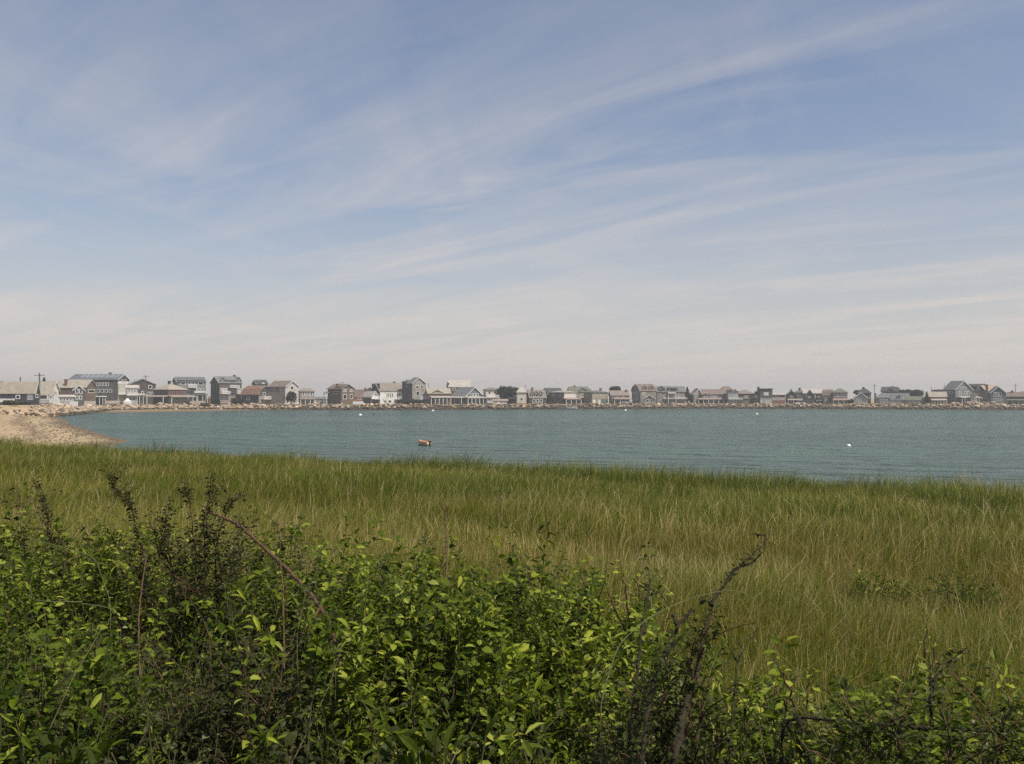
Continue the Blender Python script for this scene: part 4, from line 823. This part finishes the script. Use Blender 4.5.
# ------------------------------------------------------------------ dune grass
def curvef(pts): 
    xs, ys = zip(*pts); return lambda v: np.interp(v, xs, ys)
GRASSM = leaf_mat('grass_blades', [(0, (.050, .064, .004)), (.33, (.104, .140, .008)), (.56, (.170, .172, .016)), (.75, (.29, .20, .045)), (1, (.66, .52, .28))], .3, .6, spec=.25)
def blades(n, X, Y, hgt, wid, tint, lean=.35, seedy=0., swirl=None):
    Z = gz(X, Y) - .02; a = rng.uniform(0, 6.28, n); la = rng.normal(.2, 1.7, n); lm = np.abs(rng.normal(0, lean, n)) + .05
    if swirl is not None: la = swirl + rng.normal(0, 1.25, n)
    dx, dy = np.cos(la) * lm * hgt, np.sin(la) * lm * hgt
    wx, wy = np.cos(a) * wid, np.sin(a) * wid * .8
    Pb = np.stack([X, Y, Z], 1); Pm = Pb + np.stack([dx * .30, dy * .30, hgt * .55], 1); Pt = Pb + np.stack([dx, dy, hgt * (1 - .25 * lm)], 1)
    Wv = np.stack([wx, wy, 0 * wx], 1)
    V = np.stack([Pb - Wv, Pb + Wv, Pm + Wv * .85, Pm - Wv * .85, Pt], 1).reshape(-1, 3)
    b = np.arange(n)[:, None] * 5
    Fl = np.concatenate([b + [0, 1, 2, 3], b + [3, 2, 4]], 1).ravel(); sz = np.tile([4, 3], n)
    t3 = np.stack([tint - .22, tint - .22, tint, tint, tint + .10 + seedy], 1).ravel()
    return V, Fl, sz, np.stack([np.clip(t3, 0, 1), 0 * t3, 0 * t3], 1)
def merge(parts):
    Vv, Ff, Sz, At = [], [], [], []; k = 0
    for V, Fl, sz, at in parts: Vv.append(V); Ff.append(Fl + k); Sz.append(sz); At.append(at); k += len(V)
    return np.concatenate(Vv), np.concatenate(Ff), np.concatenate(Sz), np.concatenate(At)
def sample_field(n, d0, d1, power):
    u = rng.uniform(0, 1, n); d = (d0 ** power + u * (d1 ** power - d0 ** power)) ** (1 / power); a = rng.uniform(-.80, .80, n)
    return d * a, d
thick_far = curvef([(-200, 8.2), (0, 7.6), (130, 7.0), (250, 7.0), (420, 6.9), (560, 6.2), (620, 5.7), (660, 5.2), (700, 4.8), (780, 4.2), (880, 3.8), (1024, 3.4), (1250, 3.0)])
parts = []
for (n, d0, d1) in ((150000, 2.6, 10), (460000, 8, 80)):
    X, Y = sample_field(n, d0, d1, 2.0 if d1 < 11 else .72)
    px = 512 + X / Y * F; s = fieldS(X, Y)
    edge = s + .8 * wob(X, Y, 1.3, 3.)
    keep = (edge > -1.1) & (Y > thick_far(px) * .86)
    X, Y, s = X[keep], Y[keep], s[keep]; n = len(X)
    pat = .5 + .30 * wob(X, Y, 2.6, .4) + .22 * wob(X, Y, .8, 2.2); pat2 = .5 + .5 * wob(X, Y, 6.5, 4.)
    # greener near the water's edge, browner in the middle of the field
    mid = np.exp(-((Y - 12) / 7.0) ** 2)
    tint = .19 + .20 * pat + .14 * pat2 + .09 * mid + .12 * np.clip(wob(X * .35, Y, 1.1, 5.), -1, 1) + rng.normal(0, .15, n)
    tint += .10 * np.exp(-np.clip(s, 0, None) / 5)
    dry = rng.uniform(0, 1, n) < (.045 + .07 * np.clip(X / 6, 0, 1) * np.exp(-((Y - 9) / 6) ** 2) + .09 * mid + .10 * np.clip(pat, 0, 1) * (s > 3)); tint = np.where(dry, rng.uniform(.70, 1.0, n), tint)
    hgt = rng.uniform(.22, .62, n) * (1 + .25 * wob(X, Y, 1.7, 1.) + .14 * wob(X, Y, .55, 3.)) * np.where(dry, 1.12, 1) * np.clip(.55 + Y / 22, .6, 1.05)
    hgt *= np.where(s < 2.5, 1.38 + .38 * wob(X, Y, 2.1, 8.) + .2 * wob(X, Y, .8, 5.), 1)
    wid = .0019 * np.maximum(1, Y / 7) ** .9 * rng.uniform(.7, 1.3, n) * np.where(dry, .8, 1)
    parts.append(blades(n, X, Y, hgt, wid, tint, lean=.40, swirl=.4 + 1.2 * wob(X, Y, 3.3, 6.) + .9 * wob(X, Y, .9, 2.)))
Vv, Ff, Sz, At = merge(parts)
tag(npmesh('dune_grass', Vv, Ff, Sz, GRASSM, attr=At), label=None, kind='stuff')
print('grass blades', len(Sz) // 2)

# ------------------------------------------------------------------ leafy undergrowth
LT = np.array([(0, 0, 0), (0, .36, .02), (0, .70, .0), (0, 1, -.12), (-.30, .32, .10), (-.24, .70, .06), (.30, .32, .10), (.24, .70, .06)])
LFc = [(0, 1, 4), (1, 2, 5, 4), (2, 3, 5), (0, 6, 1), (1, 6, 7, 2), (2, 7, 3)]
LFl = np.array([i for f in LFc for i in f]); LSz = np.array([len(f) for f in LFc])
def leaves(Pos, Dir, Up, size, wr, tint, sp):
    n = len(Pos); Dir = Dir / np.linalg.norm(Dir, axis=1)[:, None]; Sd = np.cross(Dir, Up); Sd /= (np.linalg.norm(Sd, axis=1)[:, None] + 1e-9); Nn = np.cross(Sd, Dir)
    T = LT[None] * np.stack([wr, np.ones(n), np.ones(n)], 1)[:, None, :]
    V = Pos[:, None] + size[:, None, None] * (T[..., 0:1] * Sd[:, None] + T[..., 1:2] * Dir[:, None] + T[..., 2:3] * Nn[:, None])
    Fl = (np.arange(n)[:, None] * 8 + LFl[None]).ravel()
    at = np.repeat(np.stack([np.clip(tint, 0, 1), 0 * tint, sp], 1), 8, 0)
    return V.reshape(-1, 3), Fl, np.tile(LSz, n), at
def stem_curve(b, h, lean, ang, droop=.0, n=7, wav=.03):
    t = np.linspace(0, 1, n); dx = np.cos(ang) * lean * h * t ** 1.5; dy = np.sin(ang) * lean * h * t ** 1.5
    z = h * (t - droop * t ** 3); w1, w2 = rng.uniform(0, 6, 2)
    return b[None] + np.stack([dx + wav * np.sin(t * 7 + w1) * t, dy + wav * np.sin(t * 6 + w2) * t, z], 1)
def tube_np(Pn, r0, r1, k=4):
    n = len(Pn); d = np.gradient(Pn, axis=0); d /= np.linalg.norm(d, axis=1)[:, None] + 1e-9
    a = np.cross(d, [.31, .2, .93]); a /= np.linalg.norm(a, axis=1)[:, None] + 1e-9; c = np.cross(d, a); r = np.linspace(r0, r1, n)
    th = np.arange(k) * 2 * np.pi / k
    V = (Pn[:, None] + r[:, None, None] * (np.cos(th)[None, :, None] * a[:, None] + np.sin(th)[None, :, None] * c[:, None])).reshape(-1, 3)
    f = []
    for i in range(n - 1):
        for j in range(k): f += [i * k + j, i * k + (j + 1) % k, (i + 1) * k + (j + 1) % k, (i + 1) * k + j]
    return V, np.array(f), np.full((n - 1) * k, 4), np.tile([rng.uniform(), 0, 0], (len(V), 1))
def leaf_stem(curve, nl, size, wr, tint, spc, lo=.25, outw=.8, upw=.5, tsd=.2, tp=1.0):
    t = np.sort(lo + (1 - lo) * rng.uniform(0, 1, nl) ** tp); tt = np.linspace(0, 1, len(curve)); Pp = np.stack([np.interp(t, tt, curve[:, i]) for i in range(3)], 1)
    a = np.arange(nl) * 2.4 + rng.uniform(0, 6) + rng.normal(0, .4, nl)
    Dr = np.stack([np.cos(a) * outw, np.sin(a) * outw, rng.normal(.15, .35, nl)], 1)
    Up = np.stack([rng.normal(0, upw, nl), rng.normal(0, upw, nl), np.ones(nl)], 1)
    sz = size * rng.uniform(.5, 1.25, nl) * (1 - .42 * t)
    off = Dr / np.linalg.norm(Dr, axis=1)[:, None] * .012
    return leaves(Pp + off, Dr, Up, sz, np.full(nl, wr) * rng.uniform(.8, 1.2, nl), tint + rng.normal(0, tsd, nl), np.clip(spc + rng.normal(0, .12, nl), 0, 1))
UNDERM = leaf_mat('undergrowth_leaves', [(0, (.014, .022, .002)), (.35, (.045, .074, .004)), (.65, (.12, .165, .009)), (1, (.33, .36, .04))], .32, .5,
                  alt=[(0, (.020, .020, .008)), (.4, (.048, .050, .015)), (.75, (.11, .112, .042)), (1, (.27, .26, .15))])
STEMM = leaf_mat('green_stems', [(0, (.05, .04, .02)), (.5, (.09, .085, .03)), (1, (.16, .13, .07))], .05, .6)
BARKM = mat('cane_bark', (.105, .058, .032), rough=.8, scale=40, var=.5)
MOSSM = mat('mossy_bark', (.034, .027, .012), rough=.95, scale=30, var=.6, bump=.6)
veg_top = curvef([(0, 492), (60, 498), (130, 506), (200, 512), (260, 522), (340, 534), (440, 540), (520, 552), (560, 566), (640, 570), (690, 612), (760, 642), (850, 655), (930, 668), (1024, 690)])
def darkzone(px, py):        # where the purple brown bramble grows in the picture: around the left centre; the bottom term is shade put into leaf colour
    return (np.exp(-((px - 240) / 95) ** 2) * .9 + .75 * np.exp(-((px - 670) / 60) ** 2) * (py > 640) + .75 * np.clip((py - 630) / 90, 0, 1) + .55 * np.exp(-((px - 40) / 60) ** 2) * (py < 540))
LP, SP_ = [], []
NS = 6200
cnt = 0
for i in range(NS):
    u = rng.uniform(); d = (1.0 + u * (8.0 ** 1.45 - 1.0)) ** (1 / 1.45); px = rng.uniform(-260, 1290)
    if d > thick_far(px) + rng.normal(0, .22): continue
    X = Xp(px, d); g = float(gz(X, d)); pyt = float(veg_top(px)); ztop = Zy(pyt - 44 * (px > 230) * (px < 590) - 34 * (px >= 590), thick_far(px))
    dens = .5 + .5 * wob(np.array(X), np.array(d), .42, 5.)
    if dens < .28 and rng.uniform() < .75: continue
    h = min((ztop - g) * rng.uniform(.82, 1.12), (CH - .42 * d * .0 - .10 - g)) * (.82 + .22 * float(wob(np.array(X), np.array(d), .6, 2.)))
    hmax = CH - .36 - g - .0; h = max(.30, min(h, hmax * .85, 1.4))
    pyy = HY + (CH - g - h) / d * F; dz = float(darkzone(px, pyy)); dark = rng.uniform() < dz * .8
    b = np.array([X, d, g]); cv = stem_curve(b, h, abs(rng.normal(.15, .22)), rng.uniform(0, 6.28), rng.uniform(0, .25))
    spec = rng.integers(3)
    big = rng.uniform(.6, 1.25) * min(1, .45 + d / 5)
    zone = rng.normal(0, .09) + float(wob(np.array(X), np.array(d), .9, 7.)) * .13 - .10 * min(1, max(0, (pyy - 640) / 100))  # last term lowers leaf tint toward the frame bottom, painting in shade
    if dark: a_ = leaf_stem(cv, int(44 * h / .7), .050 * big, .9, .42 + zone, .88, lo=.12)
    elif spec == 0: a_ = leaf_stem(cv, int(30 * h / .7), .098 * big, .75, .60 + zone, .05)
    elif spec == 1: a_ = leaf_stem(cv, int(36 * h / .7), .064 * big, 1.15, .52 + zone, .10, lo=.12)
    else: a_ = leaf_stem(cv, int(38 * h / .7), .105 * big, .40, .56 + zone, .08, outw=.5)
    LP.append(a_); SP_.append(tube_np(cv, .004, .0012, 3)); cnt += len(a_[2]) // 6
print('undergrowth leaves', cnt)
# grassy tufts growing up through the leaves
Xg, Yg = sample_field(15000, 1.3, 8, 1.6); pxg = 512 + Xg / Yg * F; kp = (Yg < thick_far(pxg)) & (wob(Xg, Yg, .5, 9.) > .15); Xg, Yg = Xg[kp], Yg[kp]
SP_.append(blades(len(Xg), Xg, Yg, rng.uniform(.3, .75, len(Xg)), np.full(len(Xg), .0024), .45 + rng.normal(0, .15, len(Xg))))
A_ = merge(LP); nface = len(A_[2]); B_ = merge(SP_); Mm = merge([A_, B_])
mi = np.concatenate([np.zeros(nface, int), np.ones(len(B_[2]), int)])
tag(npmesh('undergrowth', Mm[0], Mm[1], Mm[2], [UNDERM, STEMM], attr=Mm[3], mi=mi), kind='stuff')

# ------------------------------------------------------------------ plants and branches one can point to
def plant(name, label, cat, px, d, stems, sp, size=.036, wr=1.1, tint=.45, group='dark shoots in the thicket', lo=.1, nl=60, tsd=.16, twigs=9):
    """stems: list of pixel polylines [(px,py),...] at depth d, drawn from the ground up"""
    X = Xp(px, d); g = float(gz(X, d)); root = empty(name, (X, d, g), label=label, cat=cat, group=group)
    L_, T_ = [], []
    for st in stems:
        pts = np.array([P(a, b, d + (c if c else 0))[:] for a, b, c in [(q + (0,))[:3] if len(q) == 2 else q for q in st]]) - np.array([X, d, g])
        pts[0, 2] = min(pts[0, 2], -.02) if pts[0, 2] < .15 else pts[0, 2]
        tt = np.linspace(0, 1, len(pts)); t2 = np.linspace(0, 1, 14); cv = np.stack([np.interp(t2, tt, pts[:, i]) for i in range(3)], 1)
        cv[1:-1] += rng.normal(0, .006, (12, 3)); ln = np.linalg.norm(np.diff(cv, axis=0), axis=1).sum()
        T_.append(tube_np(cv, .0075, .0018, 5)); k = int(nl * ln / .8)
        if k > 1: L_.append(leaf_stem(cv, k, size, wr, tint, sp, lo=lo, tsd=tsd, upw=.6, tp=1.7))
        for q in range(int(ln * twigs)):
            f = .22 + .6 * rng.uniform() ** 1.5; p0 = np.array([np.interp(f, t2, cv[:, i]) for i in range(3)]); a = rng.uniform(0, 6.28)
            tw = stem_curve(p0, rng.uniform(.08, .24) * (1.2 - f) * 1.6, rng.uniform(.5, 1.4), a, .1, wav=.008, n=6); T_.append(tube_np(tw, .003, .001, 3))
            L_.append(leaf_stem(tw, int(nl * .10) + 4, size * .9, wr, tint, sp, lo=.1, tsd=tsd, upw=.6))
    B = merge(T_); npmesh('stem', B[0], B[1], B[2], BARKM, attr=B[3], parent=root, smooth=True)
    if L_: A = merge(L_); npmesh('foliage', A[0], A[1], A[2], UNDERM, attr=A[3], parent=root)
    return root
D1 = 6.6
plant('shoot', 'short dark spiky shoot nearest the left frame edge', 'shrub shoot', 22, D1, [[(30, 640), (26, 560), (22, 520), (18, 484)], [(30, 640), (45, 560), (50, 520), (42, 500)]], .9, .030, 1.0, .30, nl=110)
plant('shoot', 'taller dark spiky shoot with thin bent tip, second from the left edge', 'shrub shoot', 45, D1 - .2, [[(58, 650), (56, 560), (50, 515), (40, 495), (36, 468)], [(58, 650), (66, 560), (62, 530)], [(58, 650), (44, 570), (48, 540)]], .9, .030, 1.0, .28, nl=130)
plant('shoot', 'dark curling shoot with a hooked leafy tip left of the bushy dark shrub', 'shrub shoot', 130, D1 - .4, [[(150, 650), (148, 560), (136, 520), (128, 498), (115, 492), (114, 480), (119, 468)], [(150, 650), (160, 560), (168, 530)], [(150, 650), (132, 580), (124, 540)]], .92, .034, 1.0, .26, nl=170)
plant('shrub', 'bushy dark purple brown shrub with many fine bare tips at left centre', 'shrub', 200, 5.4,
      [[(205, 720), (200, 620), (195, 540), (190, 500), (185, 478)], [(205, 720), (210, 620), (205, 540), (208, 500), (213, 472)], [(205, 720), (190, 640), (172, 560), (165, 520), (172, 500)],
       [(205, 720), (220, 620), (216, 540), (230, 505), (244, 495)], [(205, 720), (230, 640), (236, 580), (222, 530)], [(205, 720), (180, 660), (150, 600), (140, 560)], [(205, 720), (240, 660), (268, 610), (280, 590)],
       [(205, 720), (206, 640), (186, 580), (178, 540)], [(205, 720), (216, 640), (226, 570), (204, 520), (228, 478)], [(205, 720), (250, 660), (290, 620), (318, 590)], [(205, 720), (250, 690), (310, 650), (342, 630)], [(205, 720), (240, 640), (258, 570), (262, 545)], [(205, 720), (170, 640), (140, 580), (120, 545)], [(205, 720), (190, 600), (160, 545), (150, 520)]], .95, .036, 1.05, .26, nl=130)
plant('shrub', 'dense dark leaved bramble with pale leaf backs low at left centre', 'shrub', 215, 3.2,
      [[(215, 900), (200, 760), (170, 690), (150, 650)], [(215, 900), (230, 740), (240, 680), (250, 640)], [(215, 900), (210, 750), (215, 680), (205, 620)], [(215, 900), (260, 760), (290, 700), (310, 670)], [(215, 900), (180, 780), (130, 730), (110, 710)],
       [(215, 900), (240, 760), (270, 720), (275, 660)], [(215, 900), (200, 800), (185, 740), (190, 690)]], .85, .042, .8, .30, nl=150)
plant('weed', 'upright pale leaved weed sprout standing in the brown grass at right', 'weed', 922, 4.6, [[(925, 690), (922, 650), (926, 625), (918, 610)], [(925, 690), (934, 650), (930, 636)]], .1, .040, .5, .85, group='weeds at the edge of the thicket', twigs=0, nl=60)
plant('weed', 'broad leaved bright green sprig at the right end of the leafy thicket', 'weed', 790, 3.4, [[(800, 760), (792, 700), (780, 668), (772, 655)], [(800, 760), (806, 700), (812, 668)], [(800, 760), (784, 700), (764, 680)]], .03, .060, 1.0, .80, group='weeds at the edge of the thicket', twigs=0, nl=40)
plant('weed', 'yellow green sprig topping the leafy thicket near its centre', 'weed', 628, 4.8, [[(630, 640), (628, 600), (622, 575), (618, 556)], [(630, 640), (640, 600), (636, 570)], [(630, 640), (612, 600), (604, 575)]], .03, .050, .7, .9, group='weeds at the edge of the thicket', twigs=0, nl=60)
plant('weed', 'bright oval leaved sprig on the crest of the thicket left of the tall dead branch', 'weed', 590, 4.8, [[(590, 650), (586, 600), (582, 572), (578, 560)], [(590, 650), (598, 610), (602, 585)]], .03, .056, 1.1, .8, group='weeds at the edge of the thicket', twigs=0, nl=60)

plant('shrub', 'thick dark leafy clump wrapped round the foot of the tall dead branch', 'shrub', 672, 2.85,
      [[(672, 900), (680, 760), (690, 690), (704, 640), (712, 606)], [(672, 900), (660, 740), (664, 680), (672, 644)], [(672, 900), (690, 780), (700, 720), (700, 680)], [(672, 900), (650, 780), (640, 730), (636, 700)],
       [(672, 900), (664, 800), (672, 720), (690, 660), (700, 625)], [(672, 900), (700, 790), (720, 740), (728, 712)], [(672, 900), (640, 800), (612, 740), (600, 716)]], .6, .040, .7, .34, nl=120, twigs=10)
plant('shrub', 'low tangle of fine dark leaves under the level branch at bottom right', 'shrub', 930, 2.3,
      [[(930, 940), (900, 790), (860, 740), (836, 722)], [(930, 940), (940, 800), (950, 740), (946, 712)], [(930, 940), (980, 800), (1000, 740), (1010, 700)], [(930, 940), (910, 800), (900, 750), (890, 716)],
       [(930, 940), (1000, 830), (1030, 760), (1040, 720)], [(930, 940), (880, 820), (840, 770), (800, 740)]], .35, .044, .55, .36, nl=150, twigs=14)
def cane(name, label, cat, paths, m_, r0, group='canes and branches over the thicket', leafy=0, knob=0.0, n=5):
    """paths: list of [(px,py,d),...] with (r0,r1); the first one starts in the ground"""
    a0 = paths[0][0][0]; X, d = Xp(a0[0], a0[2]), a0[2]; g = float(gz(X, d)); root = empty(name, (X, d, g), label=label, cat=cat, group=group)
    L_ = []
    for i, (pt, ra, rb_) in enumerate(paths):
        pts = np.array([P(*q)[:] for q in pt]) - np.array([X, d, g])
        if i == 0: pts = np.concatenate([[[0, 0, -.1]], pts])
        seg = np.concatenate([[0], np.cumsum(np.linalg.norm(np.diff(pts, axis=0), axis=1))]); tt = seg / seg[-1]; k = max(10, int(seg[-1] / .018)); t2 = np.linspace(0, 1, k)
        # smooth the polyline a little
        cv = np.stack([np.interp(t2, tt, pts[:, j]) for j in range(3)], 1)
        for _ in range(max(1, k // 12)): cv[1:-1] = (cv[:-2] + cv[1:-1] * 2 + cv[2:]) / 4
        cv[1:-1] += rng.normal(0, ra * .18, (k - 2, 3))
        rr = np.linspace(ra, rb_, k) * (1 + knob * rng.uniform(-1, 1, k))
        mb = MB(); mb.tube(cv, list(rr), 7); mb.build('main_stem' if i == 0 else 'side_branch', m_, root, smooth=True)
        if leafy: L_.append(leaf_stem(cv, int(leafy * seg[-1]), .022, 1.0, .35, .9, lo=.15))
    if L_: A = merge(L_); npmesh('foliage', A[0], A[1], A[2], UNDERM, attr=A[3], parent=root)
    return root
cane('bramble_cane', 'long red brown cane bending down to the right from the dark shrub', 'cane',
     [([(346, 745, 3.6), (346, 690, 3.8), (338, 645, 4.0), (324, 610, 4.2), (302, 583, 4.4), (282, 563, 4.55), (258, 541, 4.7), (236, 522, 4.9), (212, 513, 5.0)], .013, .007), ([(322, 605, 4.2), (306, 630, 4.1), (284, 660, 4.0), (284, 720, 3.8)], .006, .003)], BARKM, .01, leafy=60)
cane('bare_stick', 'thin upright stick with forked dark tip standing at centre left', 'stick',
     [([(444, 700, 4.2), (446, 620, 4.6), (447, 560, 4.9), (446, 512, 5.1)], .0085, .004), ([(446, 512, 5.1), (442, 506, 5.1), (434, 507, 5.1)], .004, .0015), ([(446, 513, 5.1), (449, 507, 5.1), (440, 503, 5.1)], .003, .0012)], BARKM, .01)
cane('dead_branch', 'tall mossy dead branch reaching up right to a reddish tip', 'branch',
     [([(672, 764, 2.5), (686, 700, 2.8), (700, 650, 3.1), (708, 608, 3.3), (722, 585, 3.4), (740, 565, 3.5), (755, 552, 3.6), (766, 540, 3.7)], .016, .0032), ([(766, 540, 3.7), (764, 534, 3.7), (756, 536, 3.7), (752, 531, 3.7)], .0035, .001),
      ([(712, 604, 3.3), (704, 598, 3.35), (700, 603, 3.4)], .007, .003), ([(728, 580, 3.45), (731, 570, 3.5), (740, 566, 3.5)], .006, .003), ([(740, 566, 3.5), (752, 562, 3.5), (762, 551, 3.5)], .004, .002)], MOSSM, .02, knob=.55, leafy=190)
cane('dead_branch', 'shorter thick mossy branch leaning right below the tall dead branch', 'branch',
     [([(640, 764, 2.6), (650, 690, 2.8), (662, 655, 2.95), (676, 625, 3.05), (692, 609, 3.1)], .0115, .0055), ([(664, 652, 2.95), (676, 640, 3.0), (684, 632, 3.0)], .008, .003), ([(676, 624, 3.05), (672, 612, 3.1)], .006, .002)], MOSSM, .02, knob=.55, leafy=190)
cane('dead_branch', 'upright dark forked twig left of the mossy branches', 'branch',
     [([(628, 740, 3.0), (638, 660, 3.4), (642, 620, 3.6), (648, 590, 3.8), (650, 578, 3.9)], .008, .004), ([(644, 600, 3.75), (658, 590, 3.8), (668, 604, 3.8)], .004, .0015), ([(648, 590, 3.8), (640, 584, 3.8)], .004, .002)], MOSSM, .01, knob=.4, leafy=110)
cane('grass_stalk', 'long pale green stalk arching over the mossy branches', 'stalk',
     [([(600, 700, 3.1), (618, 642, 3.2), (650, 615, 3.25), (690, 597, 3.3), (725, 589, 3.3), (748, 591, 3.3), (756, 604, 3.3)], .0035, .0012)], mat('pale_stalk', (.13, .14, .055), scale=20), .005)
cane('grass_stalk', 'thin looping pale stalk above the crest of the leafy thicket', 'stalk',
     [([(652, 620, 4.6), (650, 590, 4.7), (640, 560, 4.8), (634, 545, 4.8), (640, 535, 4.8), (660, 533, 4.8), (676, 540, 4.8), (684, 552, 4.8)], .004, .0015), ([(656, 572, 4.75), (668, 562, 4.75), (684, 552, 4.8), (692, 550, 4.8)], .003, .001)], mat('pale_stalk'), .005)
cane('dead_branch', 'heavy dark log like branch lying level along the bottom right', 'branch',
     [([(780, 718, 2.55), (800, 714, 2.5), (840, 720, 2.45), (880, 722, 2.4), (930, 727, 2.4), (985, 728, 2.4), (1050, 735, 2.35)], .0038, .0055), ([(797, 714, 2.5), (800, 740, 2.45), (812, 764, 2.4)], .006, .005), ([(930, 727, 2.4), (928, 700, 2.45), (930, 680, 2.5), (944, 662, 2.55), (966, 646, 2.6)], .005, .002)], MOSSM, .02, knob=.6, leafy=330)
cane('bare_stick', 'slim dark twig with side spurs rising right of the tall dead branch', 'stick',
     [([(728, 760, 2.9), (732, 700, 3.1), (736, 660, 3.2), (748, 640, 3.3), (757, 628, 3.4)], .007, .002), ([(736, 660, 3.2), (730, 650, 3.25)], .004, .002), ([(742, 648, 3.25), (735, 640, 3.3)], .003, .001)], MOSSM, .01, knob=.4, leafy=110)
cane('bare_stick', 'small dark hooked twig with dry tip near the bottom centre right', 'stick',
     [([(884, 745, 2.7), (888, 720, 2.8), (896, 690, 2.9), (903, 668, 3.0)], .005, .0015)], BARKM, .01, leafy=30)
cane('dry_stalk', 'pale dry twig lying almost level across the green leaves at left', 'stalk',
     [([(150, 640, 4.6), (110, 606, 4.4), (84, 603, 4.4), (58, 598, 4.4)], .0028, .0015), ([(84, 601, 4.4), (52, 601, 4.4), (34, 599, 4.4)], .003, .001)], mat('pale_stalk'), .005)
cane('dry_stalk', 'long pale stalk slanting down right under the spiky shoots at left', 'stalk',
     [([(112, 600, 5.2), (96, 556, 5.2), (60, 546, 5.2), (16, 534, 5.2)], .003, .0015)], mat('pale_stalk'), .005)
cane('bare_stick', 'reddish upright stick half hidden low in the left of the thicket', 'stick',
     [([(142, 690, 3.9), (140, 620, 4.2), (143, 585, 4.4), (148, 554, 4.6)], .006, .0025)], BARKM, .01)
cane('bare_stick', 'grey brown upright stem right of the bent red cane', 'stick',
     [([(286, 700, 3.8), (285, 640, 4.1), (284, 590, 4.3), (281, 560, 4.4)], .006, .003)], BARKM, .01, leafy=30)
# blade leaved clump at bottom right
def blade_clump(label, px, py, d, n, h):
    X = Xp(px, d); g = float(gz(X, d)); root = empty('broad_leaf_plant', (X, d, g), label=label, cat='plant', group='broad leaf clumps at the bottom')
    L_ = []; zb = Zy(py, d) - g
    k = n; a = rng.uniform(0, 6.28, k); Dr = np.stack([np.cos(a) * .7, np.sin(a) * .7, rng.uniform(.4, 1.3, k)], 1); Pp = np.stack([rng.normal(0, .05, k), rng.normal(0, .05, k), zb - h * .6 + rng.uniform(0, h * .5, k)], 1)
    A = leaves(Pp, Dr, np.stack([rng.normal(0, .6, k), rng.normal(0, .6, k), np.ones(k)], 1), rng.uniform(.6, 1.1, k) * h * .62, np.full(k, .62), rng.uniform(.1, .45, k), np.full(k, .3))
    npmesh('leaves', A[0], A[1], A[2], UNDERM, attr=A[3], parent=root)
    T_ = [tube_np(np.array([[0, 0, -.05], [p[0] * .5, p[1] * .5, p[2] * .6], p]), .004, .002, 4) for p in Pp]
    B = merge(T_); npmesh('stem', B[0], B[1], B[2], STEMM, attr=B[3], parent=root)
blade_clump('clump of large dark glossy leaves at the bottom centre', 425, 735, 2.0, 26, .13)
blade_clump('clump of broad light leaves in the bottom left corner', 62, 745, 2.1, 22, .13)
# darker low shrubs out in the grass
def field_shrub(label, px, py, d, wpx, hpx, n=1500, tint=.4):
    X = Xp(px, d); g = float(gz(X, d)); root = empty('low_shrub', (X, d, g), label=label, cat='shrub', group='low shrubs in the dune grass')
    W, H = wpx / F * d, max(.3, Zy(py - hpx / 2, d) - g); L_, T_ = [], []
    for i in range(max(8, n // 40)):
        a = rng.uniform(0, 6.28); r_ = W / 2 * math.sqrt(rng.uniform()); b = np.array([r_ * math.cos(a), r_ * math.sin(a) * .8, 0]); h = H * (1 - .45 * (2 * r_ / W) ** 2) * rng.uniform(.8, 1.05)
        cv = stem_curve(b, h, .25, a, .1); T_.append(tube_np(cv, .004, .001, 3)); L_.append(leaf_stem(cv, 40, .05, 1.1, tint, .05, lo=.3))
    A = merge(L_); npmesh('foliage', A[0], A[1], A[2], UNDERM, attr=A[3], parent=root); B = merge(T_); npmesh('stem', B[0], B[1], B[2], BARKM, attr=B[3], parent=root)
field_shrub('dark green low shrub far out in the grass right of centre', 672, 486, 22, 46, 16, 2200, .30)
field_shrub('large dark green low shrub in the grass at far right', 955, 578, 8.6, 70, 36, 2200, .42)
field_shrub('olive low shrub in the grass left of the large dark one', 880, 572, 8.8, 52, 26, 1400, .48)
field_shrub('small dark green shrub at the water edge of the grass at right', 990, 494, 20, 40, 14, 1200, .36)
field_shrub('faint green shrub in the grass near the middle of the field', 497, 487, 20, 34, 12, 1000, .42)

# ------------------------------------------------------------------ haze
if HAZE:
    hb = MB(); hb.box(-1400, 1400, -400, 1400, -3.6, 22); hm = bpy.data.materials.new('haze_air'); hm.use_nodes = True; t = hm.node_tree; t.nodes.clear()
    pv = t.nodes.new('ShaderNodeVolumePrincipled'); pv.inputs['Density'].default_value = HAZE; pv.inputs['Color'].default_value = (.90, .87, .85, 1); pv.inputs['Anisotropy'].default_value = .2
    ou = t.nodes.new('ShaderNodeOutputMaterial'); t.links.new(pv.outputs[0], ou.inputs['Volume'])
    hb.build('haze', hm, kind='stuff')
